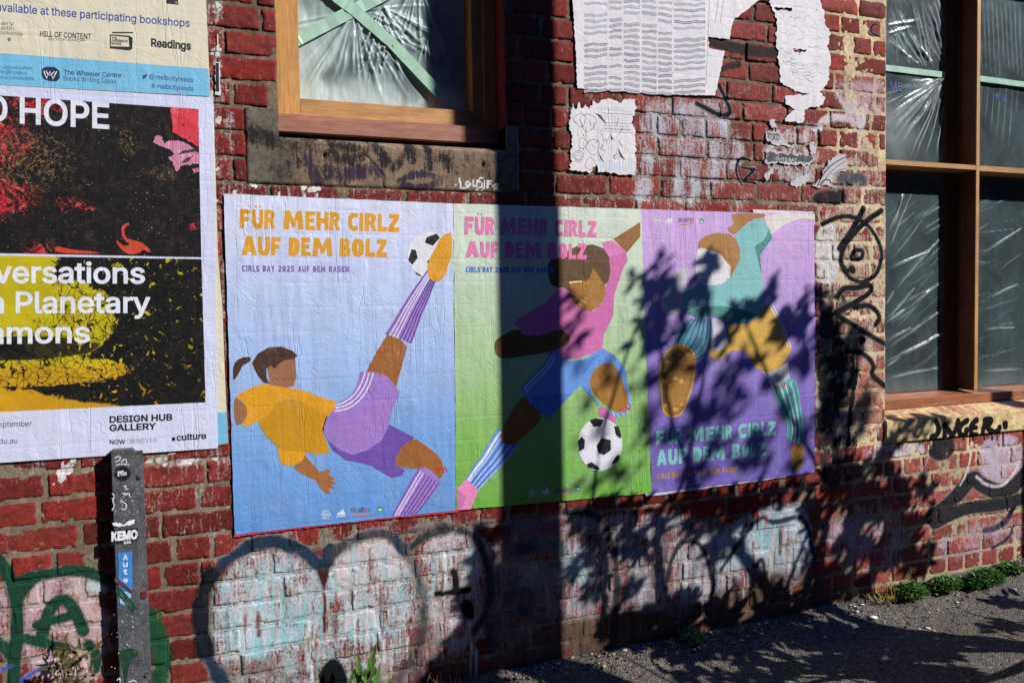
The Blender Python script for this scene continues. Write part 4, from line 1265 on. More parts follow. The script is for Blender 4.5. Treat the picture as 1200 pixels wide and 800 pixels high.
def logos(mb, pts, y, white):
    """the row of small marks: pts = centres of round text mark, mountain of bars, coloured word, round mark; and scale"""
    (a, b_, c_, d_), k = pts
    par = mb; mb = MB()
    for i, s_ in enumerate(('ONLY', 'FEMALE', 'ONLY')):
        text(mb, s_, (a[0]-(4 if i != 1 else 5.5)*k, a[1]+(i-1)*3.7*k+1.6*k-(0)), (a[0]+(4 if i != 1 else 5.5)*k, a[1]+(i-1)*3.7*k+1.3*k), 2.8*k, y, white, .02)
    mb.build('logo', par); mb = MB()
    for i, h in enumerate((3.2, 5.4, 7.8)):
        x = b_[0]-3.8*k+i*2.7*k
        place(mb, [[(x-.6*k, b_[1]+1.5*k-h*.35*k), (x+1.2*k, b_[1]+1.5*k-h*k), (x+3.0*k+i*.5*k, b_[1]+1.2*k), (x+1.2*k, b_[1]+1.4*k)]], y, white)
    text(mb, 'adidas', (b_[0]-5*k, b_[1]+4.3*k), (b_[0]+5.2*k, b_[1]+3.6*k), 2.6*k, y, white, .02)
    mb.build('logo', par); mb = MB()
    cols = [(150, 70, 150), (60, 110, 190), (60, 150, 80), (190, 110, 60), (90, 60, 150), (60, 70, 160), (200, 80, 70), (60, 150, 90)]
    ws = [2.8, 1.2, 1.8, 1.2, 2.2, 3.4, 2.6, 2.6]; x = c_[0]-12*k
    for ch, cc, w_ in zip('GirlsDay', cols, ws):
        t = (x-c_[0])*-.045
        text(mb, ch, (x, c_[1]+2*k+t), (x+w_*k*1.15, c_[1]+2*k+t-.1), 5.2*k, y, pm(*cc), .03); x += (w_*1.15+.35)*k
    line(mb, [(c_[0]-10*k, c_[1]+5.6*k), (c_[0]+9*k, c_[1]+4.6*k)], 1.8*k, y, pm(225, 130, 70), 0)
    mb.build('logo', par); mb = MB()
    place(mb, [ell(*d_, 3.4*k, 3.8*k), ], y, pm(60, 150, 90))
    place(mb, [ell(d_[0], d_[1], 2.1*k, 2.3*k)[:15]], y-LV, white)
    mb.build('logo', par)

# ================= football poster, blue
def at(i): return Y0-LV*i
P1 = [(262, 227), (531, 238.5), (532.5, 420), (534, 597.5), (275, 626)]
Y0 = -.0062
z1t, z1b = 1.90, .71
m1 = grad('blue_poster_print', [(0, (98, 152, 218)), (.30, (128, 172, 226)), (.55, (172, 197, 238)), (.80, (203, 214, 244)), (1, (222, 225, 244))], z1b, z1t)
p1 = sheet('event_poster', ragged(P1, .22, 9, 4), Y0, m1, 'pale blue football poster with orange headline and a player kicking upside down', 'poster', 'three football posters in a row')
OR = pm(226, 158, 30); hd = MB()
la, lb = (128, 143, 238), (903, 170, 256)
caps(hd, A, [('F', 128, 180), ('Ü', 187, 242), ('R', 247, 300), ('M', 340, 437), ('E', 446, 496), ('H', 500, 560), ('R', 565, 614), ('C', 653, 702), ('I', 708, 728), ('R', 733, 792), ('L', 797, 843), ('Z', 847, 903)], la, lb, at(2), OR)
caps(hd, A, [('A', 136, 212), ('U', 216, 274), ('F', 280, 327), ('D', 365, 420), ('E', 426, 472), ('M', 480, 578), ('B', 612, 666), ('O', 671, 732), ('L', 737, 786), ('Z', 790, 842)], (136, 276, 368), (842, 292, 378), at(2), OR)
hd.build('headline', p1)
sb = MB(); caps_auto(sb, A, "CIRLS'DAY 2025 AUF DEM RASEN", 138, 658, (138, 417, 448), (658, 422, 452), at(2), pm(140, 100, 180)); sb.build('subheading', p1)
fg = MB()
BR = pm(160, 98, 42); SK = pm(158, 108, 74); HR = pm(72, 46, 30); LP = pm(163, 124, 200); DP = pm(112, 78, 168); O1 = pm(228, 160, 24); O2 = pm(205, 146, 18)
def fp(crop, pts, lvl, mat, sm=1): place(fg, [chaikin(cr(crop, pts), sm) if sm else cr(crop, pts)], at(lvl), mat)
fp(B, [(40, 145), (65, 120), (103, 116), (105, 130), (90, 141), (75, 147), (60, 180), (45, 200), (40, 200)], 3, HR)
fp(B, [(162, 150), (212, 120), (264, 118), (267, 160), (270, 190), (255, 224), (230, 228), (172, 222)], 2, SK, 0)
fp(B, [(108, 140), (130, 105), (170, 82), (215, 80), (255, 95), (272, 112), (262, 125), (230, 128), (210, 138), (190, 160), (175, 148), (160, 160), (162, 195), (172, 214), (150, 210), (130, 185)], 3, HR, 0)
fp(B, [(42, 268), (60, 268), (90, 300), (92, 325), (75, 358), (46, 366)], 4, SK)
fp(B, [(258, 515), (300, 472), (325, 500), (352, 530), (375, 525), (392, 520), (385, 540), (410, 556), (395, 561), (413, 573), (395, 579), (407, 592), (386, 590), (390, 612), (370, 605), (345, 575), (340, 562), (290, 540)], 4, pm(165, 106, 58), 0)
fp(B, [(205, 470), (200, 440), (300, 450), (300, 482), (260, 510), (215, 506)], 5, O1)
fp(B, [(132, 350), (150, 325), (185, 275), (260, 250), (330, 270), (385, 320), (364, 380), (374, 420), (394, 463), (350, 468), (300, 460), (205, 450), (180, 420), (145, 385)], 6, O2)
fp(B, [(42, 262), (95, 232), (150, 212), (215, 226), (295, 236), (345, 258), (420, 280), (402, 308), (378, 340), (330, 300), (260, 268), (215, 275), (190, 285), (180, 320), (130, 350), (65, 376), (90, 335), (90, 300), (70, 272)], 7, O1)
fp(B, [(696, 407), (740, 440), (785, 475), (803, 520), (790, 562), (765, 535), (745, 518), (700, 522), (655, 516), (628, 508), (624, 480), (645, 440)], 4, BR)
fp(B, [(366, 390), (420, 440), (520, 440), (600, 358), (650, 385), (697, 408), (650, 440), (626, 480), (630, 508), (660, 525), (650, 545), (612, 553), (540, 510), (510, 500), (450, 490), (400, 455)], 5, DP, 0)
fp(B, [(520, 172), (560, 95), (598, 35), (640, 50), (668, 80), (655, 130), (628, 228), (600, 215), (560, 190)], 5, BR, 0)
fp(B, [(500, 170), (545, 170), (600, 190), (642, 245), (635, 270), (620, 290), (600, 370), (575, 420), (520, 455), (470, 470), (420, 450), (380, 415), (362, 380), (375, 335), (415, 285), (445, 268), (470, 250), (490, 210)], 6, LP, 0)
for s_ in ([(517, 172), (503, 215), (478, 255), (440, 282), (415, 290)], [(532, 173), (516, 225), (482, 270), (447, 293), (410, 301)], [(546, 175), (528, 232), (492, 280), (452, 305), (405, 313)]):
    line(fg, cr(B, s_), 1.5, at(7), WH)
e0 = cr(A, [(1040, 436), (1005, 485), (955, 555), (905, 635), (862, 708), (832, 750)])
e1 = cr(A, [(1080, 490), (1062, 535), (1040, 595), (1012, 655), (985, 735), (962, 796)])
place(fg, [e0 + cr(A, [(880, 752), (925, 776)]) + e1[::-1]], at(7), LP)
for t, mm in ((.06, DP), (.17, WH), (.30, WH), (.43, WH), (.57, pm(78, 50, 135)), (.70, pm(78, 50, 135)), (.82, pm(78, 50, 135)), (.95, pm(78, 50, 135))): line(fg, between(e0, e1, t), 1.25, at(8), mm)
e0 = cr(B, [(708, 520), (690, 548), (672, 580), (650, 620), (630, 655), (612, 690)])
e1 = cr(B, [(786, 574), (768, 600), (748, 628), (728, 655), (712, 675), (700, 684)])
place(fg, [cr(B, [(730, 514), (755, 525), (775, 550)]) + e1 + e0[::-1]], at(6), LP)
for t, mm in ((.04, DP), (.14, WH), (.26, WH), (.38, DP), (.52, pm(78, 50, 135)), (.66, pm(78, 50, 135)), (.80, pm(78, 50, 135)), (.95, pm(78, 50, 135))): line(fg, between(e0, e1, t), 1.2, at(7), mm)
line(fg, cr(B, [(778, 518), (786, 535), (789, 514), (800, 535), (804, 511), (812, 530)]), 1.7, at(8), pm(215, 40, 40), 0)
fp(A, [(1158, 258), (1130, 262), (1100, 285), (1085, 320), (1060, 365), (1040, 410), (1038, 450), (1050, 485), (1075, 498), (1110, 487), (1132, 455), (1136, 420), (1158, 382)], 9, OR)
fg.build('printed_player', p1)
bl = MB()
Bx = (470, 250, 8.43)
place(bl, [ell(503.5, 298.5, 26.0, 26.5, 36)], at(3), pm(232, 230, 236))
for s_ in ([(235, 290), (255, 235), (350, 200), (385, 240), (315, 320)], [(70, 460), (105, 355), (145, 360), (165, 440), (110, 510)], [(140, 575), (200, 612), (195, 622), (150, 600)], [(260, 470), (280, 455), (285, 490), (262, 495)]):
    place(bl, [cr(Bx, s_)], at(4), BK)
bl.build('printed_football', p1)
logos(p1, ([(382, 602.5), (399, 601.5), (423, 597.5), (445.2, 596)], 1), at(3), WH)
# the red sheet that peeps out below the blue poster
sheet('poster_remnant', [(276, 620), (534, 592), (552, 588), (552, 594.5), (535, 600), (400, 613.5), (274, 629)], -.0050, pm(196, 40, 66, .5), 'thin red paper strip peeping out below the blue football poster', 'paper strip', rag=.35)

# ================= football poster, green
P2 = [(531.5, 238.5), (752, 245), (757, 400), (763.5, 577.5), (548, 596.3), (534.5, 597.5)]
Y0 = -.0066
m2 = grad('green_poster_print', [(0, (112, 176, 62)), (.25, (138, 190, 96)), (.5, (172, 204, 146)), (.78, (203, 219, 192)), (1, (216, 226, 208))], .71, 1.88)
p2 = sheet('event_poster', ragged(P2, .22, 9, 5), Y0, m2, 'green football poster with pink headline, dribbling player and a whole football', 'poster', 'three football posters in a row')
PK1 = pm(232, 124, 176); hd = MB()
caps(hd, C, [('F', 98, 141), ('Ü', 147, 191), ('R', 197, 238), ('M', 268, 341), ('E', 350, 391), ('H', 398, 441), ('R', 448, 488), ('C', 520, 561), ('I', 567, 583), ('R', 587, 628), ('L', 633, 669), ('Z', 675, 718)], (98, 133, 217), (718, 156, 231), at(8), PK1)
caps(hd, C, [('A', 104, 166), ('U', 172, 216), ('F', 222, 256), ('D', 288, 331), ('E', 338, 373), ('M', 380, 456), ('B', 487, 531), ('O', 538, 581), ('L', 586, 621), ('Z', 626, 670)], (104, 250, 324), (670, 262, 336), at(8), PK1)
hd.build('headline', p2)
sb = MB(); caps_auto(sb, C, "CIRLS'DAY 2025 AUF DEM RASEN", 104, 513, (104, 369, 396), (513, 374, 399), at(8), pm(80, 130, 220)); sb.build('subheading', p2)
fg = MB()
BW = pm(150, 98, 36); HB = pm(98, 70, 36); FC = pm(170, 116, 44); PI = pm(212, 112, 172); PI2 = pm(224, 128, 184); BU = pm(104, 152, 224); BU2 = pm(84, 130, 205)
fp(C, [(795, 240), (922, 160), (922, 228), (858, 305), (840, 285)], 3, BW, 0)
fp(C, [(560, 465), (600, 500), (610, 540), (650, 575), (700, 577), (740, 545), (762, 460), (780, 400), (742, 257), (790, 245), (855, 300), (862, 345), (840, 380), (800, 500), (795, 600), (750, 690), (744, 752), (700, 776), (620, 800), (560, 805), (490, 772), (500, 700), (470, 690), (375, 700), (345, 650), (325, 640), (345, 620), (410, 580), (480, 540), (530, 480)], 4, PI, 0)
fp(C, [(742, 257), (790, 245), (855, 300), (822, 312), (765, 322)], 5, PI2, 0)
fp(C, [(590, 440), (640, 430), (680, 420), (700, 365), (740, 420), (757, 450), (760, 500), (730, 555), (690, 578), (650, 575), (610, 540), (592, 500)], 5, FC, 0)
fp(C, [(490, 355), (505, 335), (540, 328), (575, 300), (620, 275), (700, 265), (750, 285), (775, 325), (782, 390), (772, 440), (755, 455), (738, 430), (700, 375), (682, 430), (655, 436), (590, 442), (600, 492), (560, 465), (540, 471), (500, 450), (490, 410)], 6, HB, 0)
line(fg, cr(C, [(588, 445), (610, 441), (648, 438)]), 1.8, at(7), pm(230, 215, 170), 0)
line(fg, cr(C, [(610, 505), (640, 525), (672, 540)]), .8, at(7), pm(225, 200, 150))
fp(C, [(595, 500), (615, 503), (640, 535), (625, 545), (606, 535)], 7, pm(140, 92, 38), 1)
fp(C, [(235, 735), (250, 705), (345, 655), (375, 697), (470, 690), (545, 660), (588, 690), (595, 720), (560, 745), (490, 772), (380, 787), (290, 802), (245, 787)], 6, pm(112, 78, 34), 1)
fp(Dd, [(694, 280), (745, 310), (775, 345), (765, 368), (688, 335)], 3, PI, 1)
fp(Dd, [(470, 60), (490, 45), (560, 88), (620, 82), (710, 30), (760, 60), (805, 110), (820, 170), (820, 240), (790, 240), (750, 130), (680, 120), (655, 165), (660, 240), (700, 280), (690, 285), (640, 230), (612, 195), (580, 225), (470, 346), (440, 325), (390, 290), (358, 235), (345, 215), (365, 180), (410, 140), (445, 105)], 6, BU, 0)
fp(Dd, [(395, 245), (530, 235), (580, 226), (470, 345), (440, 325), (390, 290)], 7, BU2, 0)
fp(Dd, [(605, 85), (640, 84), (690, 60), (625, 150)], 7, BU2, 0)
line(fg, cr(Dd, [(482, 62), (468, 105), (405, 160), (368, 200), (358, 222)]), 1.2, at(8), WH); line(fg, cr(Dd, [(495, 62), (480, 112), (415, 172), (378, 212), (366, 232)]), 1.2, at(8), WH)
line(fg, cr(Dd, [(738, 312), (780, 332), (815, 312), (832, 265), (822, 205)]), 4.2, at(5), BU)
for k in range(11):
    t = k/10; q = [(738, 312), (758, 324), (780, 331), (800, 323), (815, 310), (824, 290), (831, 268), (831, 250), (829, 235), (826, 220), (822, 207)][k]
    line(fg, cr(Dd, [(q[0]-6, q[1]-8), (q[0]+7, q[1]+7)]), .9, at(6), pm(225, 232, 245), 0)
fp(Dd, [(648, 180), (670, 130), (690, 107), (750, 90), (778, 130), (802, 190), (822, 240), (826, 290), (790, 318), (750, 302), (700, 266), (660, 215)], 8, FC, 1)
line(fg, cr(Dd, [(786, 300), (796, 314), (800, 298), (812, 314), (818, 292), (828, 306), (832, 284)]), 1.8, at(9), pm(215, 40, 40), 0)
e0 = cr(Dd, [(240, 390), (212, 432), (190, 470), (168, 512), (130, 560), (100, 612)])
e1 = cr(Dd, [(336, 460), (310, 495), (285, 525), (250, 565), (200, 615), (155, 664)])
place(fg, [e0 + e1[::-1] + cr(Dd, [(300, 440), (258, 392)])], at(6), BU)
for t, mm, w_ in ((.16, WH, 3.0), (.30, WH, 1.0), (.42, pm(60, 100, 190), 1.1), (.54, WH, .8), (.64, pm(60, 100, 190), 1.1), (.75, WH, .8), (.86, pm(60, 100, 190), 1.1), (.96, WH, .6)): line(fg, between(e0, e1, t), w_, at(7), mm)
fp(Dd, [(358, 234), (390, 290), (446, 328), (400, 390), (320, 456), (285, 463), (255, 440), (258, 400), (300, 320)], 8, BW, 1)
line(fg, cr(Dd, [(270, 418), (280, 438), (285, 415), (297, 440), (302, 420), (318, 440)]), 1.6, at(9), pm(215, 40, 40), 0)
fp(Dd, [(100, 612), (155, 662), (120, 748), (62, 752), (58, 660)], 5, pm(236, 140, 190), 0)
fp(Dd, [(60, 660), (100, 690), (80, 750), (62, 752)], 6, pm(205, 120, 170), 0)
fg.build('printed_player', p2)
bl = MB(); place(bl, [cr(Dd, ell(698, 458, 99, 119, 40))], at(8), pm(232, 230, 236))
for s_ in ([(650, 352), (680, 341), (714, 350), (700, 378), (670, 381)], [(760, 378), (780, 378), (793, 420), (788, 434), (768, 416)], [(682, 465), (705, 430), (746, 440), (746, 485), (715, 507), (690, 496)], [(599, 445), (615, 424), (630, 440), (628, 477), (604, 491)], [(638, 547), (660, 537), (698, 566), (690, 574), (645, 562)], [(785, 502), (784, 530), (750, 553), (752, 540), (770, 510)]):
    place(bl, [cr(Dd, s_)], at(9), BK)
bl.build('printed_football', p2)
logos(p2, ([(624, 577.5), (639, 576.5), (660.5, 574.5), (677.5, 572)], .88), at(3), pm(225, 230, 225))

# ================= football poster, violet
P3 = [(752, 245), (885, 249.5), (954, 249), (955, 400), (954.5, 553.5), (860, 566), (764, 577.5), (757, 400)]
Y0 = -.0070
m3 = grad('violet_poster_print', [(0, (112, 92, 178)), (.3, (130, 108, 190)), (.55, (158, 130, 206)), (.75, (196, 160, 220)), (1, (212, 172, 224))], .71, 1.86)
p3 = sheet('event_poster', ragged(P3, .22, 9, 6), Y0, m3, 'violet football poster with turquoise headline at the bottom and a jumping player', 'poster', 'three football posters in a row')
TQ = pm(130, 200, 196); hd = MB()
caps(hd, G, [('F', 115, 156), ('Ü', 160, 201), ('R', 205, 240), ('M', 268, 341), ('E', 348, 389), ('H', 395, 436), ('R', 440, 471), ('C', 498, 541), ('I', 545, 561), ('R', 565, 601), ('L', 607, 636), ('Z', 638, 678)], (115, 417, 486), (678, 373, 440), at(3), TQ)
caps(hd, G, [('A', 118, 166), ('U', 172, 216), ('F', 222, 258), ('D', 288, 331), ('E', 335, 366), ('M', 370, 440), ('B', 470, 511), ('O', 517, 551), ('L', 556, 584), ('Z', 588, 632)], (118, 508, 582), (632, 470, 534), at(3), TQ)
hd.build('headline', p3)
sb = MB(); caps_auto(sb, G, "CIRLS'DAY 2025 AUF DEM RASEN", 118, 495, (118, 621, 645), (495, 585, 609), at(3), pm(190, 140, 70)); sb.build('subheading', p3)
fg = MB()
TE = pm(134, 194, 192); TD = pm(76, 142, 134); YE = pm(218, 172, 76); GO = pm(170, 122, 52); CR_ = pm(228, 220, 208)
fp(E, [(655, 100), (740, 84), (885, 86), (903, 90), (903, 115), (850, 108), (790, 125), (740, 150), (690, 190), (670, 150)], 2, CR_, 0)
fp(E, [(497, 82), (660, 84), (660, 98), (640, 110), (600, 112), (550, 150), (510, 192), (485, 180), (472, 155), (500, 145), (506, 130), (497, 110)], 3, pm(176, 122, 62), 1)
fp(E, [(325, 258), (345, 250), (390, 255), (445, 275), (475, 330), (492, 345), (485, 402), (440, 436), (360, 442), (322, 410), (315, 350)], 6, pm(232, 226, 226), 0)
fp(E, [(510, 190), (550, 150), (620, 108), (650, 115), (680, 160), (690, 200), (612, 245), (640, 340), (650, 450), (660, 540), (620, 600), (560, 625), (480, 620), (400, 590), (330, 600), (270, 580), (255, 500), (260, 455), (320, 438), (400, 438), (470, 418), (520, 350), (535, 310), (530, 250)], 5, TE, 0)
fp(E, [(680, 160), (696, 207), (652, 265), (635, 290), (642, 388), (608, 247), (655, 215)], 6, TD, 0)
fp(E, [(270, 578), (340, 550), (440, 540), (560, 562), (632, 588), (560, 626), (480, 621), (400, 591), (330, 601)], 6, TD, 0)
fp(E, [(328, 262), (332, 225), (365, 195), (420, 180), (480, 185), (515, 210), (535, 260), (535, 310), (500, 380), (485, 407), (490, 345), (465, 320), (440, 285), (390, 265), (345, 255)], 7, pm(176, 122, 62), 0)
fp(E, [(205, 385), (240, 350), (285, 350), (292, 380), (252, 470), (262, 582), (170, 582), (140, 545), (145, 500), (180, 440)], 4, pm(196, 190, 200), 1)
fp(E, [(390, 600), (440, 605), (470, 650), (475, 748), (400, 765), (380, 700)], 5, pm(206, 200, 216), 1)
sh = cr(E, [(470, 640), (560, 630), (600, 615), (655, 555), (680, 528), (720, 590), (790, 745)]) + cr(G, [(745, 45), (735, 75), (700, 122), (650, 142), (580, 126), (550, 62), (520, 42), (470, 45), (440, 64), (425, 82), (390, 86), (360, 62), (375, 35), (430, 18), (455, -20)])
place(fg, [sh], at(4), YE)
line(fg, cr(E, [(690, 528), (742, 620), (786, 742)]), 1.2, at(5), WH); line(fg, cr(E, [(680, 536), (732, 628), (772, 745)]), .9, at(5), WH)
fp(G, [(610, 138), (650, 142), (700, 122), (735, 92), (742, 172), (690, 205), (655, 218), (640, 180)], 5, pm(226, 220, 222), 0)
e0 = cr(G, [(656, 216), (678, 265), (702, 320), (722, 365), (730, 400), (725, 450)])
e1 = cr(G, [(772, 186), (786, 240), (793, 300), (804, 380), (808, 440), (796, 488)])
place(fg, [cr(G, [(700, 202), (738, 170)]) + e1 + e0[::-1]], at(6), pm(96, 178, 172))
for t, mm in ((.1, TD), (.22, pm(50, 120, 125)), (.34, WH), (.44, pm(50, 120, 125)), (.55, WH), (.66, pm(50, 120, 125)), (.78, WH), (.9, pm(50, 120, 125))): line(fg, between(e0, e1, t), .9, at(7), mm)
line(fg, cr(G, [(685, 208), (697, 226), (703, 206), (713, 220), (720, 196)]), 2.0, at(8), pm(220, 30, 40), 0)
fp(G, [(750, 474), (795, 488), (808, 490), (806, 550), (795, 595), (776, 608), (752, 585), (745, 550)], 5, GO, 1)
e0 = cr(E, [(290, 603), (250, 628), (228, 660), (215, 692), (220, 730)]); e1 = cr(E, [(395, 606), (402, 680), (388, 760), (352, 800), (305, 812)])
place(fg, [e0 + [e1[4], e1[3], e1[2], e1[1], e1[0]]], at(6), pm(92, 150, 170))
for t in (.12, .26, .40, .54, .68, .82, .94): line(fg, between(e0, e1, t), 1.0, at(7), pm(36, 60, 92))
place(fg, [chaikin(cr(G, [(125, 160), (138, 90), (172, 35), (210, 13), (265, 18), (302, 58), (302, 130), (292, 190), (272, 262), (247, 332), (215, 355), (170, 355), (143, 327), (138, 230)]), 1)], at(7), YE)
place(fg, [chaikin(cr(G, [(132, 160), (145, 93), (177, 42), (212, 20), (263, 25), (295, 62), (295, 130), (285, 188), (265, 258), (241, 326), (213, 347), (173, 347), (150, 323), (145, 230)]), 1)], at(8), GO)
for x, y_ in ((167, 96), (152, 138), (156, 188), (206, 174), (232, 186), (160, 300), (240, 296), (208, 318), (262, 60), (228, 62)): place(fg, [cr(G, ell(x, y_, 13, 8, 14))], at(9), YE)
fg.build('printed_player', p3)
logos(p3, ([(769.3, 259), (784, 258.7), (804.5, 258.2), (822.3, 259.3)], .86), at(3), pm(240, 232, 244))
# older cream sheet along the top right edge
sheet('poster_remnant', [(882, 245.5), (952, 248), (955, 251), (955, 262), (950, 254), (884, 252)], -.0062, pm(228, 222, 206), 'cream paper edge peeping out above the violet football poster', 'paper strip', rag=.25)
sheet('poster_remnant', [(756, 574), (860, 562), (921, 554), (921, 558.5), (860, 567.5), (764, 581), (757, 581)], -.0062, pm(206, 196, 216), 'white paper edge peeping out below the violet football poster', 'paper strip', rag=.25)

# ================= left hand posters
Y0 = -.0060
sh_c = pm(226, 218, 190)
pe = sheet('old_poster', [(244, 113), (250, 116), (255.5, 300), (260.5, 360), (264, 450), (267.5, 519), (257, 521), (235, 522)], -.0050, sh_c, 'narrow cream and blue poster edge peeping out right of the painting poster', 'poster')
mb = MB(); place(mb, [[(246, 484), (265.3, 482), (267.3, 518.7), (257, 520.7), (246, 521)]], -.0051, pm(118, 190, 222)); mb.build('blue_band', pe)
Y0 = -.0064
pb_ = sheet('book_event_poster', [(-130, -130), (239, -130), (241.5, 0), (246.5, 113), (0, 99.5), (-130, 92)], Y0, sh_c, 'cream and sky blue poster listing bookshops, top left', 'poster')
mb = MB(); place(mb, [[(-130, 57), (0, 62.3), (244, 80.8), (246.3, 112.7), (0, 99.2), (-130, 91.8)]], at(1), pm(122, 192, 224)); mb.build('blue_band', pb_)
NV = pm(66, 84, 160, .2); DB = pm(40, 40, 46, .2); NB = pm(40, 70, 130, .2)
LPAR[0] = pb_; mb = MB()
text(None, 'available at these participating bookshops', (-4, 12.8), (222.5, 31.8), 9.6, at(2), NV, .012, 8.6)
text(None, 'ary', (1, 29.5), (17, 30), 4.6, at(2), pm(120, 118, 112)); text(None, 'artin', (1, 35), (16, 36), 4.6, at(2), pm(120, 118, 112)); text(None, 'ookshop', (0, 40.5), (27, 42.5), 4.6, at(2), pm(120, 118, 112))
mb = MB(); place(mb, [ell(10.7, 46.5, 2, 2.2, 16)], at(2), pm(130, 128, 122)); mb.build('logo', pb_); mb = MB()
text(None, 'HILL OF CONTENT', (47, 42.8), (107, 46.2), 6.2, at(2), DB, .012); text(None, 'BOOKSHOP', (57, 47.2), (100, 49.4), 2.6, at(2), DB)
text(None, 'Readings', (177, 54.5), (224, 58.6), 9.0, at(2), DB, .03)
place(mb, [cr(T1, [(515, 162), (605, 168), (622, 178), (620, 232), (605, 238), (515, 228)])], at(2), DB)
place(mb, [cr(T1, [(520, 168), (602, 176), (606, 220), (520, 218)])], at(3), sh_c)
for i, s_ in enumerate(('THE', 'PAPERBACK', 'BOOKS')): text(mb, s_, cr(T1, [(523, 184+i*13)])[0], cr(T1, [((548, 600, 568)[i], 186+i*13.5)])[0], 2.7, at(4), DB, .03)
line(mb, cr(T1, [(525, 154), (625, 154)]), 1.6, at(2), DB, 0); mb.build('logo', pb_); mb = MB()
text(None, 'in-conversation', (-4, 80.5), (37.5, 82), 3.9, at(2), NB); text(None, 'the QR code or', (-2, 86), (32, 87.5), 3.9, at(2), NB); text(None, 'centre.com/events', (-7, 92.3), (39.5, 94.3), 3.9, at(2), NB)
place(mb, [chaikin(cr(T1, [(195, 312), (278, 317), (281, 384), (218, 380), (196, 365)]), 1)], at(2), pm(24, 44, 74, .2))
line(mb, cr(T1, [(205, 333), (218, 368), (234, 335), (248, 370), (266, 336)]), 1.5, at(3), WH, 0); line(mb, cr(T1, [(216, 333), (226, 352), (240, 352), (256, 336)]), 1.1, at(3), WH, 0); mb.build('logo', pb_); mb = MB()
text(None, 'The Wheeler Centre', (74.5, 87.4), (142, 91.2), 5.4, at(2), pm(30, 56, 90, .2), .01); text(None, 'Books Writing Ideas', (74.5, 94.6), (136, 98.2), 5.4, at(2), pm(30, 56, 90, .2))
text(None, 'meibcityreads', (182.5, 93), (226.5, 96.8), 5.4, at(2), NB, .008); text(None, '# meibcityreads', (177.5, 103.3), (227, 106.8), 5.4, at(2), NB, .008)
place(mb, [cr(T1, [(665, 350), (675, 356), (683, 346), (690, 352), (684, 366), (672, 371), (664, 368), (671, 363)])], at(2), NB); mb.build('logo', pb_); mb = MB()
line(mb, cr(T1, ell(711, 361, 12, 12, 20) + [(723, 361)]), .7, at(2), NB, 0); line(mb, cr(T1, ell(711, 361, 5.5, 5.5, 14)+[(716.5, 361)]), .7, at(2), NB, 0); mb.build('logo', pb_); mb = MB()
place(mb, [cr(T1, [(778, -40), (832, -40), (836, 24), (780, 18)])], at(2), DB); text(mb, 'E', cr(T1, [(824, 18)])[0], cr(T1, [(831, 19)])[0], 2.6, at(3), WH)
mb.build('print_block', pb_)
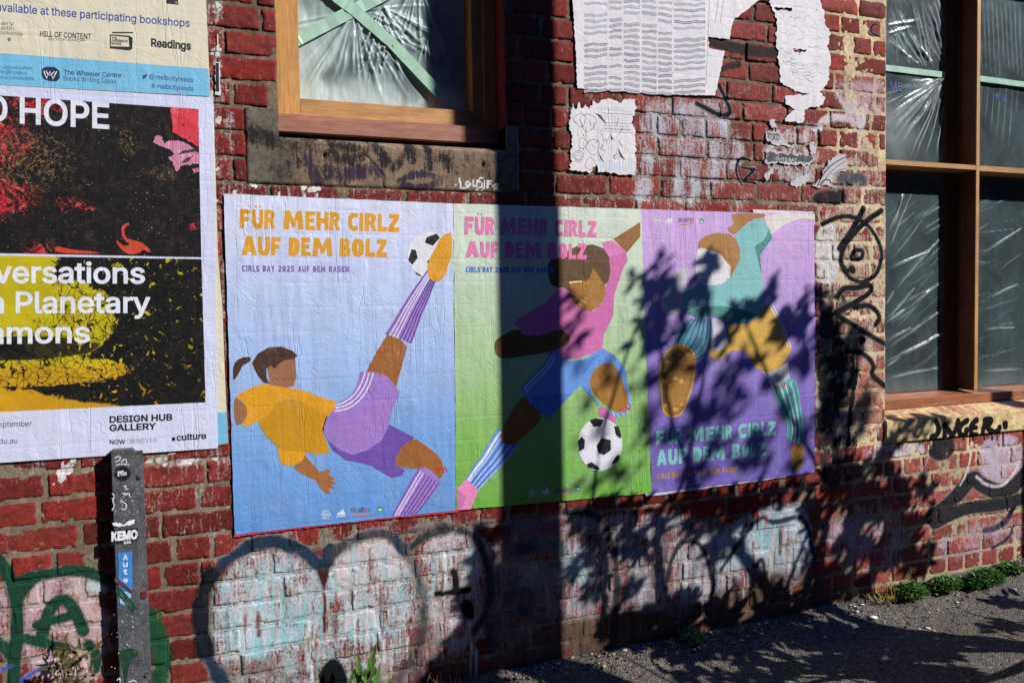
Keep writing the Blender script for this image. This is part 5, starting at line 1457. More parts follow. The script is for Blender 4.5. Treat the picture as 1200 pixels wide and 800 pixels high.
# painting poster
Y0 = -.0070
pp_ = sheet('exhibition_poster', [(-130, 93), (0, 100), (246, 114), (249.5, 116), (252.5, 300), (255.5, 525), (0, 542), (-130, 549)], Y0, pm(216, 219, 241, .25), 'white poster with red black and yellow black poured paint pictures', 'poster')
def art(name, kind):
    m, g, b = new_mat(name)
    sx = g.node('ShaderNodeSeparateXYZ'); g.l.new(g.pos(), sx.inputs[0]); X, Z = sx.outputs[0], sx.outputs[2]
    p = g.pos()
    n1 = g.noise(p, 7, 6, .7, .8); n2 = g.noise(p, 26, 5, .7, .6); fine = g.noise(p, 110, 3, .7)
    wp = g.node('ShaderNodeVectorMath', operation='MULTIPLY_ADD')      # swirled coordinates
    nz_ = g.node('ShaderNodeTexNoise'); g.put(nz_, 'Vector', p); nz_.inputs['Scale'].default_value = 9; nz_.inputs['Detail'].default_value = 4
    g.l.new(nz_.outputs['Color'], wp.inputs[0]); wp.inputs[1].default_value = (.16, .16, .16); g.l.new(p, wp.inputs[2])
    q = wp.outputs[0]
    v3 = g.noise(q, 34, 8, .72, .5)
    def blob(cx, cz, rx, rz):
        a = g.math('POWER', g.math('DIVIDE', g.math('SUBTRACT', X, cx), rx), 2); c_ = g.math('POWER', g.math('DIVIDE', g.math('SUBTRACT', Z, cz), rz), 2)
        return g.map(g.math('ADD', a, c_), 0, 1, 1, 0)
    if kind == 'red':
        c = g.ramp(v3, [(.30, (.006, .006, .008)), (.52, (.014, .012, .012)), (.66, (.040, .030, .022)), (.76, (.12, .085, .04))])
        a1 = px(8, 160); a2 = px(14, 230); a3 = px(40, 125); a4 = px(90, 240); a5 = px(46, 292); a6 = px(150, 168); a7 = px(200, 200); a8 = px(228, 266)
        mk = g.math('MAXIMUM', blob(a1[0]-.05, a1[1], .16, .16), blob(a2[0]-.03, a2[1], .15, .09))
        mk = g.math('MAXIMUM', mk, blob(a3[0], a3[1], .11, .045)); mk = g.math('MAXIMUM', mk, g.math('MULTIPLY', blob(a4[0], a4[1], .08, .035), .8)); mk = g.math('MAXIMUM', mk, blob(a5[0], a5[1]-.01, .06, .05)); mk = g.math('MAXIMUM', mk, g.math('MULTIPLY', blob(a8[0], a8[1], .03, .025), .8))
        f = g.ramp(g.math('ADD', g.math('MULTIPLY', mk, .26), g.math('MULTIPLY', g.math('SUBTRACT', g.noise(q, 44, 9, .8, .4), .5), 1.5)), [(.20, 0), (.27, 1)])
        f = g.math('MULTIPLY', f, g.ramp(mk, [(0, 0), (.1, 1)]))
        c = g.mix(f, c, g.ramp(g.noise(q, 60, 6, .7), [(.34, (.10, .006, .008)), (.5, (.46, .022, .032)), (.6, (.58, .09, .08)), (.68, (.60, .34, .34))]))
        gold = g.math('MULTIPLY', g.math('MAXIMUM', blob(px(30, 185)[0], px(30, 185)[1], .16, .12), g.math('MAXIMUM', blob(a6[0], a6[1], .035, .05), blob(a7[0]-.02, a7[1]-.01, .05, .03))), g.ramp(g.noise(q, 95, 5, .7), [(.52, 0), (.60, 1)]))
        c = g.mix(g.math('MULTIPLY', gold, .8), c, (.26, .17, .07))
    else:
        left = g.math('ADD', g.map(X, -.13, -.62, 0, 1), g.math('MULTIPLY', g.math('SUBTRACT', n1, .5), 1.1))
        cell = g.voro(q, 34, 'DISTANCE_TO_EDGE'); cell2 = g.voro(q, 62, 'DISTANCE_TO_EDGE')
        web = g.math('MULTIPLY', g.ramp(cell, [(.025, 0), (.06, 1)]), g.ramp(cell2, [(.01, .3), (.05, 1)]))
        up = px(20, 350); solid = g.ramp(g.math('ADD', blob(up[0]-.10, up[1]+.08, .26, .26), g.math('MULTIPLY', g.math('SUBTRACT', n2, .5), 1.3)), [(.30, 0), (.36, 1)])
        b1 = px(75, 375); cells = g.ramp(g.math('ADD', blob(b1[0], b1[1], .17, .15), g.math('MULTIPLY', g.math('SUBTRACT', n2, .5), .9)), [(.22, 0), (.3, 1)])
        b2 = px(40, 432); row = g.ramp(g.math('ADD', blob(b2[0]+.02, b2[1]-.01, .30, .055), g.math('MULTIPLY', g.math('SUBTRACT', n2, .5), .7)), [(.25, 0), (.33, 1)])
        gap = g.ramp(g.math('ADD', blob(px(20, 408)[0], px(20, 408)[1], .28, .045), g.math('MULTIPLY', g.math('SUBTRACT', n2, .5), .5)), [(.25, 0), (.35, 1)])
        f = g.math('MAXIMUM', g.math('MULTIPLY', g.math('MAXIMUM', cells, row), web), solid)
        f = g.math('MULTIPLY', f, g.math('SUBTRACT', 1, g.math('MULTIPLY', gap, .95)))
        (WX_A, WZ_A), (xb__, zb__) = px(0, 452), px(135, 474); WSL = (zb__-WZ_A)/(xb__-WX_A)
        wedge = g.math('ADD', g.math('SUBTRACT', g.math('ADD', WZ_A, g.math('MULTIPLY', g.math('SUBTRACT', X, WX_A), WSL)), Z), g.math('MULTIPLY', g.math('SUBTRACT', n2, .5), .06))
        wedge = g.ramp(wedge, [(.0, 0), (.008, 1)])
        f = g.math('MAXIMUM', f, wedge)
        yel = g.ramp(g.map(Z, 1.19, 1.40), [(0, (.55, .27, .012)), (.6, (.56, .33, .012)), (.75, (.52, .42, .012)), (1, (.50, .41, .012))])
        yel = g.mix(1, yel, g.ramp(n1, [(.3, .75), (.7, 1.12)]), 'MULTIPLY')
        c = g.ramp(v3, [(.4, (.006, .006, .007)), (.62, (.016, .015, .012)), (.75, (.06, .055, .02))])
        spot = g.math('MULTIPLY', g.ramp(g.noise(q, 46, 2, .5), [(.63, 0), (.66, 1)]), g.ramp(n1, [(.42, 0), (.55, 1)]))
        c = g.mix(g.math('MAXIMUM', f, spot), c, yel)
    sp = g.math('MULTIPLY', g.ramp(g.noise(p, 190, 1, .5), [(.73, 0), (.77, .8)]), g.ramp(n1, [(.42, 0), (.56, 1)]))
    c = g.mix(sp, c, (.45, .38, .34))
    g.put(b, 'Base Color', c); b.inputs['Roughness'].default_value = .6; b.inputs['Specular IOR Level'].default_value = .12
    g.put(b, 'Normal', g.bump(paper_relief(g), .5, .0022))
    return m
mb = MB(); place(mb, [[(-130, 106), (0, 112), (232.3, 128), (236, 301.5), (0, 296.7), (-130, 294)]], at(1), art('red_paint_print', 'red'))
for s_ in ([(568, 340), (600, 322), (608, 335), (590, 340), (580, 360), (590, 395), (620, 405), (665, 415), (715, 460), (690, 462), (672, 448), (650, 470), (590, 472), (545, 420), (545, 402), (580, 435), (612, 425), (585, 408), (570, 380)],
           [(258, 430), (330, 450), (440, 458), (480, 469), (258, 468)]):
    place(mb, [chaikin(cr(T2, s_), 1)], at(2), pm(205, 66, 36))
Z2 = (0, 110, 4.21)
place(mb, [ragged(cr(Z2, [(838, 66), (978, 76), (980, 262), (930, 232), (880, 205), (850, 190), (850, 140)]), .5, 3, 8)], at(2), pm(222, 58, 74, .8))
place(mb, [ragged(cr(Z2, [(770, 205), (800, 215), (810, 245), (845, 225), (900, 235), (950, 265), (984, 290), (986, 345), (940, 350), (900, 352), (870, 385), (850, 350), (830, 310), (870, 300), (840, 275), (800, 262), (760, 240)]), .7, 2.5, 9)], at(3), pm(206, 128, 156, .9))
place(mb, [ragged(cr(Z2, [(945, 370), (975, 366), (985, 380), (955, 392)]), .5, 2, 3)], at(3), pm(190, 120, 140, .9))
for s_ in ([(872, 300), (915, 278), (965, 268), (984, 285), (930, 290)], [(890, 345), (920, 318), (960, 300), (925, 335)], [(900, 145), (912, 150), (908, 162)], [(935, 208), (944, 214), (938, 220)]): place(mb, [ragged(cr(Z2, s_), .4, 2, 5)], at(4), pm(60, 24, 34, .4))
mb.build('red_picture', pp_)
mb = MB(); place(mb, [[(-130, 297.5), (0, 299.7), (236.2, 303.6), (241, 471.3), (0, 482.5), (-130, 488)]], at(1), art('yellow_paint_print', 'yellow')); mb.build('yellow_picture', pp_)
LPAR[0] = pp_; mb = MB()
text(None, 'D HOPE', (-16, 141.5), (128, 150.6), 30, at(4), WH, .018, 28.5)
text(None, 'versations', (-7, 331), (170, 331.6), 24.5, at(4), WH, .018, 23)
text(None, 'a Planetary', (-13, 366.4), (176.5, 366), 24.5, at(4), WH, .018, 23)
text(None, 'mmons', (-26, 402.5), (105.5, 400.8), 24.5, at(4), WH, .018, 23)
text(None, 'eptember', (-2, 500.3), (37.5, 499), 6.4, at(2), BK); text(None, 'du.au', (-1, 520), (20.3, 519.2), 6.4, at(2), BK)
text(None, 'DESIGN HUB', (128.3, 495), (202, 492), 7.2, at(2), BK, .03); text(None, 'GALLERY', (128.3, 504.8), (183.5, 502.6), 7.2, at(2), BK, .03)
text(None, 'NOW', (128.3, 520.4), (147, 519.7), 4.8, at(2), BK, .02); text(None, 'OR', (148.5, 519.7), (158.5, 519.2), 4.8, at(2), pm(90, 90, 95)); text(None, 'NEVER', (160.3, 519), (184.3, 517.9), 5.0, at(2), pm(70, 70, 75), -.008)
place(mb, [ell(203.4, 514.2, 2.3, 2.4, 16)], at(2), BK); text(None, 'culture', (206.8, 516), (242, 513.6), 6.8, at(2), BK, .028)
mb.build('dot', pp_); LPAR[0] = None

# ================= torn paste-ups on the upper wall
PW = pm(228, 222, 222, .9); GY = pm(142, 140, 150, .9); LG = pm(196, 196, 204, .9); DKG = pm(70, 70, 76, .5)
Y0 = -.0056
def torn(name, polys, label, cat, lvl=0, mat=None, rag=.5, group=None):
    mb = MB(); y = Y0-LV*lvl
    rp = [ragged(p_, rag, 2.2, int(p_[0][0]*3)+i) for i, p_ in enumerate(polys)]
    W2 = [[px(u, v_, y) for u, v_ in p_] for p_ in rp]
    mb.flat(W2, y, mat or PW)
    for w_ in W2:
        n = len(w_); vs = [(a, y, b_) for a, b_ in w_]+[(a, y+.0025, b_) for a, b_ in w_]
        mb.add(vs, [(i, (i+1) % n, n+(i+1) % n, n+i) for i in range(n)], mat or PW)
    return tag(mb.build(name), label, cat, group)
NPX = [(671, -60), (671, 0), (674.6, 54), (676.4, 103.5), (728, 106.5), (770, 110.4), (838, 112), (845, 81), (849.5, 60), (831.5, 57), (830, 43.5), (855, 46), (859, 24), (875, 12), (890, 0), (892, -60)]
n1 = torn('torn_newspaper', [NPX, cr(H, [(716, 42), (735, 36), (748, 46), (742, 58), (726, 52)])[::-1], cr(H, [(635, 130), (665, 132), (690, 124), (692, 138), (668, 142)])[::-1], cr(H, [(708, 286), (730, 298), (755, 308), (738, 312), (720, 302)])[::-1]], 'large torn newsprint sheet with wavy grey columns pasted high on the bricks', 'torn paper', rag=.3)
mb = MB(); rr = random.Random(5)
place(mb, [ragged(cr(H, [(412, -60), (890, -60), (888, 358), (418, 336)]), .5, 5, 3)], at(.5), pm(222, 217, 220, .9))
for row in range(17):
    y_ = -20+row*23.2
    for c0, c1 in ((415, 505), (512, 562), (570, 632), (640, 698), (704, 758), (766, 888)):
        if rr.random() < .13: continue
        pts_ = []
        for k in range(9):
            x = c0+(c1-c0)*k/8
            pts_.append((x, y_+6*math.sin(x*.017+row*.12)+2.2*math.sin(x*.09+row)+rr.uniform(-1.2, 1.2)+x*.012))
        w_ = rr.uniform(2.6, 4.3)
        line(mb, cr(H, pts_), w_, at(1), rr.choice((GY, GY, pm(160, 158, 168, .9), pm(122, 120, 132, .9))), 0)
        for dy in ((-.9, .9) if w_ > 3.4 else (0,)):
            line(mb, [(u, v_+dy) for u, v_ in cr(H, pts_)], .45, at(2), PW, 0)
for x in (905, 940, 960): line(mb, cr(H, [(x, 0), (x-14, 90 if x > 920 else 330)]), .5, at(1), pm(120, 120, 125, .3), 0)
mb.build('printed_columns', n1)
HP = cr(I, [(262, -200), (276, 0), (280, 38), (292, 52), (304, 92), (296, 130), (304, 200), (312, 262), (315, 322), (350, 345), (395, 362), (440, 366), (335, 374), (338, 405), (372, 428), (332, 464), (345, 476), (405, 480), (412, 430), (440, 416), (470, 420), (492, 386), (470, 355), (500, 332), (505, 270), (515, 230), (500, 190), (510, 130), (492, 95), (485, 40), (470, 0), (460, -200)])
h1 = cr(I, [(364, 190), (420, 193), (416, 207), (366, 203)])[::-1]; h2 = cr(I, [(290, 30), (362, 32), (360, 44), (296, 40)])[::-1]; h3 = cr(I, [(404, 425), (416, 424), (415, 470), (408, 478)])[::-1]
n2 = torn('torn_paper', [HP, h1, h2], 'ragged white paper scrap hanging in a tongue, right of the newsprint sheet', 'torn paper', rag=.7)
mb = MB()
for k in range(60):
    x0 = rr.uniform(312, 470); y_ = rr.uniform(20, 330)
    line(mb, cr(I, [(x0, y_), (x0+rr.uniform(-10, 20), y_+rr.uniform(-12, 14)), (x0+rr.uniform(10, 30), y_+rr.uniform(-10, 10))]), rr.uniform(.4, 1.2), at(1), rr.choice((LG, pm(205, 200, 205, .9), pm(186, 180, 184, .9))))
for k in range(5): line(mb, cr(I, [(345+k*4, 240+k*12), (400, 262+k*14), (460, 236+k*15)]), .5, at(1), pm(176, 172, 178, .9))
mb.build('faded_print', n2)
n3 = torn('torn_flyer', [cr(H, [(360, 440), (372, 405), (385, 430), (395, 398), (405, 425), (422, 405), (440, 425), (450, 385), (465, 405), (480, 392), (500, 385), (560, 400), (570, 388), (616, 390), (612, 450), (602, 480), (616, 520), (617, 680), (560, 682), (520, 675), (472, 672), (465, 640), (440, 677), (400, 670), (362, 662), (366, 600), (370, 540), (358, 500)])], 'small torn white flyer with faint drawings, below the newsprint sheet', 'torn paper', rag=.8)
mb = MB()
for k in range(9): line(mb, cr(H, [(480+k*2, 418+k*12), (530, 420+k*12), (590+k % 3*8, 424+k*12)]), rr.uniform(.4, 1.0), at(1), rr.choice((LG, GY)), 0)
for cx, cy, r_ in ((393, 612, 14), (393, 612, 20), (430, 480, 30), (400, 470, 22), (450, 575, 26), (410, 560, 18), (440, 640, 20)):
    line(mb, cr(H, [(cx+r_*math.cos(t)*(1+.25*math.sin(3*t+cx)), cy+r_*1.15*math.sin(t)) for t in [k*.42 for k in range(16)]]), .6, at(1), pm(112, 108, 110, .4))
for k in range(34):
    x0 = rr.uniform(372, 600); y_ = rr.uniform(415, 610)
    line(mb, cr(H, [(x0, y_), (x0+rr.uniform(-8, 8), y_+rr.uniform(4, 16)), (x0+rr.uniform(-14, 14), y_+rr.uniform(10, 30))]), rr.uniform(.4, 1.0), at(1), rr.choice((LG, GY, pm(136, 132, 134, .7))))
for dx in (-5, 5): place(mb, [cr(H, ell(393+dx, 608, 2.2, 2.6, 8))], at(1), DKG)
line(mb, cr(H, [(387, 620), (393, 624), (399, 620)]), .5, at(1), DKG)
for s_ in ([(455, 440), (480, 450), (505, 488), (485, 470)], [(545, 575), (560, 600), (577, 628), (555, 612)], [(515, 520), (530, 545), (520, 548)], [(470, 590), (485, 620), (495, 640), (478, 620)]): place(mb, [cr(H, s_)], at(1), pm(60, 40, 38, .3))
for k in range(12):
    x = 478+k*11; line(mb, cr(H, [(x, 625+rr.uniform(-8, 12)), (x+2, 668+rr.uniform(-12, 6))]), rr.uniform(.8, 2.2), at(1), pm(190, 212, 224, .7), 0)
line(mb, cr(H, [(372, 530), (450, 528), (600, 526)]), 1.6, at(1), pm(242, 232, 232, .1), 0)
mb.build('faint_drawing', n3)
PG = pm(196, 190, 190, .9)
n4 = torn('poster_remnant', [cr(I, [(258, 514), (290, 510), (322, 524), (334, 550), (362, 576), (330, 568), (300, 570), (260, 550)])], 'torn scrap with grey print, upper of the two scraps right of the faint grey letters', 'torn paper', rag=1.0, mat=PG)
mb = MB(); place(mb, [ragged(cr(I, [(262, 520), (306, 520), (326, 548), (266, 548)]), .7, 1.5, 2)], at(1), pm(84, 80, 84, .9)); text(mb, 'IT IS', cr(I, [(270, 541)])[0], cr(I, [(312, 543)])[0], 3.4, at(2), PG, .02); mb.build('faded_print', n4)
n5 = torn('poster_remnant', [cr(I, [(255, 592), (290, 588), (330, 596), (350, 602), (400, 602), (452, 613), (446, 630), (410, 646), (350, 642), (300, 640), (257, 638)])], 'torn black and white text scrap, lower of the two scraps beside the brick pier', 'torn paper', rag=1.0, mat=PG)
mb = MB(); place(mb, [ragged(cr(I, [(260, 594), (340, 600), (448, 614), (436, 634), (264, 632)]), .9, 1.5, 3)], at(1), pm(60, 56, 60, .9)); text(mb, 'OUTS BAT', cr(I, [(296, 626)])[0], cr(I, [(380, 632)])[0], 3.6, at(2), PG, .02)
mb.build('faded_print', n5)
Z6 = (940, 160, 4.71)
n6 = torn('poster_remnant', [cr(Z6, [(55, 272), (80, 240), (104, 235), (118, 190), (150, 132), (200, 92), (244, 96), (244, 186), (200, 200), (168, 226), (160, 262), (178, 282), (120, 262), (96, 280)])], 'torn white scrap with black curved lines on the corner of the brick pier', 'torn paper', rag=.8, mat=PG)
mb = MB()
for s_, w_ in (([(84, 274), (120, 200), (170, 150), (242, 112)], 1.3), ([(104, 276), (140, 215), (190, 165), (242, 134)], .7), ([(98, 270), (118, 240), (150, 236), (160, 262)], 1.5), ([(66, 268), (90, 236)], 1.0), ([(110, 190), (128, 196)], .8), ([(130, 160), (146, 172)], .8), ([(170, 214), (200, 186), (242, 176)], .8)):
    line(mb, cr(Z6, s_), w_, at(1), pm(30, 30, 32, .5))
mb.build('black_lines', n6)
n7 = torn('poster_remnant', [[(252.5, 73), (258, 73), (258.3, 107.5), (259, 111.5), (252, 111.5), (252.2, 108)]], 'thin black poster scrap with white border beside the cream poster', 'torn paper', rag=.35, mat=pm(226, 222, 220, .3))
mb = MB(); place(mb, [[(252.7, 74), (256.4, 74), (256.8, 107.6), (252.6, 107.6)]], at(1), pm(28, 28, 30, .8)); line(mb, [(255.2, 40), (255.4, 66)], 1.2, at(1), PW, 0); mb.build('black_print', n7)
# more shreds of old paste-ups
shred = [cr(I, [(432, 555), (445, 552), (452, 600), (440, 612), (430, 590)]), cr(I, [(255, 680), (285, 655), (290, 670), (262, 712)]), cr(I, [(352, 720), (380, 690), (430, 680), (410, 720), (380, 728)]), cr(I, [(270, 470), (290, 468), (300, 495), (285, 498)])]
for s_, lb in zip(shred, ('small upright paper shred beside the two torn text scraps', 'small slanted paper shred below the torn black text scrap', 'grey striped paper shred left of the curved line scrap', 'tiny paper shred below the ragged white tongue')):
    torn('paper_shred', [s_], lb, 'torn paper', rag=1.0, mat=PG, group='shreds of old paste-ups')
# printed ink on the plastic film
mb = MB(); yk = .2135
for u, v_ in ((1041, 106.5), (1161, 116)):
    for i, (p_) in enumerate(([(0, 0), (3.2, 0), (3.2, 8), (0, 8)], )):
        pass
V_, F_ = text_geo('ME', .03)
def film_text(s_, p0, p1, h, parent):
    mb = MB(); text(mb, s_, p0, p1, h, yk, m_blueink, .012)
    xs, zs, Yg = FILM[o_key[parent.name]]
    mb.v = [(x, float(Yg[min(len(zs)-1, max(0, int((z-zs[0])/(zs[1]-zs[0])))), min(len(xs)-1, max(0, int((x-xs[0])/(xs[1]-xs[0]))))])-.0016, z) for x, y, z in mb.v]
    mb.build('printed_mark', parent)
film_text('ME', (1043.5, 105), (1057.5, 107), 9.6, f2)
film_text('ME', (1169, 118), (1182.5, 120), 9.0, f3)
# ------------------------------------------------------------------ galvanised steel post against the wall
m_galv, g, b = new_mat('galvanised_steel')
p = g.pos()
v = g.voro(p, 110, 'F1', 1); n = g.noise(p, 16, 5, .65)
c = g.mix(1, g.ramp(n, [(.3, (.050, .052, .057)), (.7, (.14, .145, .152))]), g.ramp(v, [(0, .72), (1, 1.25)]), 'MULTIPLY')
spk = g.ramp(g.noise(p, 170, 2, .6), [(.62, 0), (.69, .7)])
c = g.mix(spk, c, (.42, .43, .44))
g.put(b, 'Base Color', c); b.inputs['Metallic'].default_value = .25; b.inputs['Roughness'].default_value = .5
g.put(b, 'Normal', g.bump(n, .3, .002))
yP = -.052
pz = px(142, 527, yP)[1]
xa, xb = px(129.5, 560, yP)[0], px(158, 560, yP)[0]
xf = px(168.5, 560, -.018)[0]
post = empty('steel_post', ((xa+xb)/2, -.03, 0), 'galvanised steel post with stickers standing against the wall below the painting poster', 'post')
mb = MB(); mb.box(xa, xb, yP, -.008, -.03, pz, m_galv); mb.build('post_face', post, bevel=.005)
mb = MB(); mb.box(xb-.004, xf, -.020, -.006, -.03, pz-.012, m_galv); mb.build('side_flange', post, bevel=.002)
for z in (px(163, 557, -.02)[1], px(165, 790, -.02)[1]):
    mb = MB(); xc = (xb+xf)/2+.002
    mb.tube([(xc, -.019, z), (xc, -.028, z)], .0075, m_galv, 6); mb.build('bolt', post)
mb = MB(); mb.box(xf-.018, xf-.004, -.026, -.0205, px(165, 700, -.02)[1], px(165, 692, -.02)[1], pm(120, 30, 30, .3)); mb.build('red_tab', post)
yS1 = yP-.0006
S1 = pm(24, 24, 26, .25); S2 = pm(236, 236, 238, .2); S3 = pm(52, 140, 214, .4); S4 = pm(150, 205, 236, .4)
def on_post(mb, polys, y, mat): mb.flat([[px(u, v_, y) for u, v_ in p_] for p_ in polys], y, mat)
mb = MB(); on_post(mb, [cr(L, ell(410, 99, 28, 25, 26))], yS1, S1)
line(mb, cr(L, [(396, 108), (396, 94), (414, 91)]), 1.5, yS1-.0003, S2, 0); text(mb, '7000', cr(L, [(399, 106)])[0], cr(L, [(424, 104)])[0], 3.6, yS1-.0003, S2, .03)
mb.build('round_sticker', post)
mb = MB(); on_post(mb, [cr(L, [(371, 300), (385, 288), (462, 280), (463, 318), (440, 330), (372, 337)])], yS1, S1)
text(mb, 'KEMO', cr(L, [(373, 323)])[0], cr(L, [(461, 315)])[0], 9.4, yS1-.0003, S2, .05)
text(mb, '24K', cr(L, [(414, 334)])[0], cr(L, [(440, 331)])[0], 2.6, yS1-.0003, S2, .04)
mb.build('name_sticker', post)
mb = MB(); on_post(mb, [ragged(cr(L, [(397, 364), (442, 361), (443, 470), (440, 505), (420, 540), (400, 535), (398, 480)]), .4, 2, 4)], yS1, S3)
on_post(mb, [ragged(cr(L, [(399, 490), (440, 500), (432, 530), (402, 534)]), .5, 2, 5)], yS1-.0003, S4)
for ch, y_ in zip('Aute', (380, 403, 428, 455)): text(mb, ch, cr(L, [(412, y_+8)])[0], cr(L, [(428, y_+7)])[0], 6, yS1-.0003, S2, .02)
line(mb, cr(L, [(400, 470), (415, 475), (440, 500)]), 1.2, yS1-.0003, S2)
mb.build('blue_sticker', post)
mb = MB(); GR = pm(22, 62, 42, .5); RB = pm(96, 52, 56, .5)
on_post(mb, [chaikin(cr(L, [(388, 470), (400, 478), (430, 510), (456, 545), (456, 572), (430, 545), (400, 512), (388, 500)]), 1)], yS1-.0008, GR); mb.build('green_spray', post); mb = MB()
on_post(mb, [chaikin(cr(L, [(384, 446), (400, 452), (440, 488), (445, 505), (415, 482), (385, 462)]), 1)], yS1-.0011, RB); mb.build('red_spray', post); mb = MB()
on_post(mb, [chaikin(cr(L, [(396, 695), (430, 682), (462, 688), (462, 712), (440, 715), (430, 750), (424, 800), (416, 800), (415, 750), (398, 725)]), 1)], yS1-.0008, GR)
mb.build('green_spray', post)
mb = MB(); rr = random.Random(9)
on_post(mb, [ragged(cr(L, [(376, 264), (400, 262), (412, 270), (430, 258), (449, 252), (450, 266), (430, 272), (402, 276), (380, 274)]), .5, 2, 6)], yS1, S2)
for pts_ in ([(385, 48), (395, 40), (405, 44), (398, 56), (386, 60)], [(405, 62), (418, 48), (426, 58), (418, 72)], [(388, 70), (410, 66), (434, 70)], [(412, 142), (426, 138), (416, 152), (430, 150)], [(410, 165), (424, 172), (430, 160), (436, 178)], [(402, 190), (415, 195), (426, 205), (418, 222), (406, 214)], [(376, 165), (384, 175), (376, 190), (384, 205), (376, 222)], [(392, 790), (402, 780), (402, 796)], [(430, 796), (448, 790), (458, 796)]):
    line(mb, cr(L, pts_), 1.0, yS1-.0002, S2)
for k in range(60):
    x, y_ = rr.uniform(372, 452), rr.choice((rr.uniform(160, 240), rr.uniform(560, 790)))
    on_post(mb, [cr(L, ell(x, y_, rr.uniform(.6, 2.2), rr.uniform(.6, 3), 6))], yS1, S2)
mb.build('white_scribble', post)

# ------------------------------------------------------------------ weeds
def leaf_mat(name, c0, c1, rough=.55):
    m, g, b = new_mat(name)
    at = g.node('ShaderNodeAttribute', attribute_name='tint')
    c = g.mix(at.outputs['Fac'], c0, c1)
    g.put(b, 'Base Color', g.mix(1, c, g.ramp(g.noise(g.pos(), 120, 3), [(.3, .8), (.7, 1.15)]), 'MULTIPLY'))
    b.inputs['Roughness'].default_value = rough
    b.inputs['Transmission Weight'].default_value = 0
    return m
m_leaf = leaf_mat('weed_leaf', (.022, .065, .012), (.095, .19, .035))
m_leaf2 = leaf_mat('dark_weed_leaf', (.030, .095, .014), (.15, .34, .045))
m_dry = leaf_mat('dry_weed_leaf', (.11, .09, .018), (.34, .25, .05))
m_oliv = leaf_mat('olive_weed_leaf', (.035, .035, .012), (.14, .115, .03))
class LeafMesh:
    def __init__(self): self.v, self.f, self.t = [], [], []
    def strip(self, base, d, up, L_, w, tint, bend=.3, n=6, lobes=0):
        """curved leaf: starts at base along d, folds over by bend"""
        d = Vector(d).normalized(); up = Vector(up).normalized()
        side = d.cross(up)
        side = side.normalized() if side.length > 1e-4 else Vector((1, 0, 0))
        nrm = side.cross(d)
        k0 = len(self.v); p_ = Vector(base)
        for i in range(n+1):
            t = i/n
            ww = w*(math.sin(math.pi*min(1, t*.86+.14))**.8)*(1 if not lobes else (1-.38*((i % 2) == 1)))
            if i == n: ww = w*.04
            self.v += [p_-side*ww/2+nrm*w*.10, p_+Vector((0, 0, 0)), p_+side*ww/2+nrm*w*.10]; self.t += [tint*.85, tint*1.1, tint*.9]
            dd = (d*math.cos(bend*t*1.6) - nrm*math.sin(bend*t*1.6)).normalized()
            p_ = p_+dd*L_/n
        for i in range(n):
            a = k0+3*i
            self.f += [(a, a+1, a+4, a+3), (a+1, a+2, a+5, a+4)]
    def build(self, name, mat, parent=None):
        me = bpy.data.meshes.new(name); me.from_pydata([tuple(q) for q in self.v], [], self.f)
        set_col(me, 'tint', np.repeat(np.clip(np.array(self.t)[:, None], 0, 1), 3, 1))
        o = link(name, me, mat)
        if parent: o.parent = parent; o.matrix_parent_inverse = parent_inv(parent)
        return o
def mound(u0, u1, v0, v1, n, mat, label, seed, grass=False):
    r_ = random.Random(seed); lm = LeafMesh()
    um = (u0+u1)/2
    x, y = pxg(um, v1-2, float(gz(px(um, v1)[0], -.08)))
    y = min(-.045, max(y, -.16)); zb = float(gz(x, y))
    rx = (px(u1, v1, y)[0]-px(u0, v1, y)[0])/2
    hz_ = (px(um, v0, y)[1]-zb)
    for i in range(n):
        a = r_.uniform(0, 2*math.pi); q = math.sqrt(r_.random())
        bx, by = x+rx*q*math.cos(a)*.85, min(-.012, y+.055*q*math.sin(a))
        h_ = hz_*(1-.62*q*q)*r_.uniform(.35, 1.0)
        lean = Vector((math.cos(a)*q*.9+r_.gauss(0, .35), math.sin(a)*q*.5+r_.gauss(0, .3)-.25, 1))
        if grass:
            lm.strip((bx, by, zb), lean, (0, -1, .3), h_*r_.uniform(.7, 1.2), .0045, r_.random(), r_.uniform(.2, .8), 5)
        else:
            base = Vector((bx, by, zb+h_*.55))
            for k in range(5):
                b_ = r_.uniform(0, 2*math.pi)
                lm.strip(base+Vector((math.cos(b_), math.sin(b_), 0))*.004, (math.cos(b_), math.sin(b_)-.15, r_.uniform(.15, 1.1)), (0, 0, 1), r_.uniform(.014, .028), r_.uniform(.008, .014), r_.random()*r_.uniform(.5, 1.1), r_.uniform(0, .6), 3, 1)
            if i % 3 == 0: lm.strip((bx, by, zb), lean, (0, -1, .2), h_, .0025, .15, .2, 3)
    return tag(lm.build('weed', mat), label, 'weed', 'weeds along the wall foot')
mound(1018, 1050, 680, 705, 150, m_dry, 'yellowed grass tuft left of the green weeds at the wall foot', 1, True)
mound(1047, 1086, 672, 700, 260, m_leaf2, 'dark green weed mound right beside the yellowed grass tuft', 2)
mound(1089, 1128, 665, 690, 260, m_leaf2, 'low green weed mound between the dark mound and the widest mound', 3)
mound(1128, 1178, 653, 683, 380, m_leaf2, 'widest bushy green weed mound at the foot of the right wall', 4)
mound(1172, 1198, 652, 671, 140, m_leaf2, 'small green weed mound at the right edge of the photo', 5)
mound(782, 806, 730, 744, 50, m_leaf2, 'small dark weed in the shade where wall meets pavement', 6)
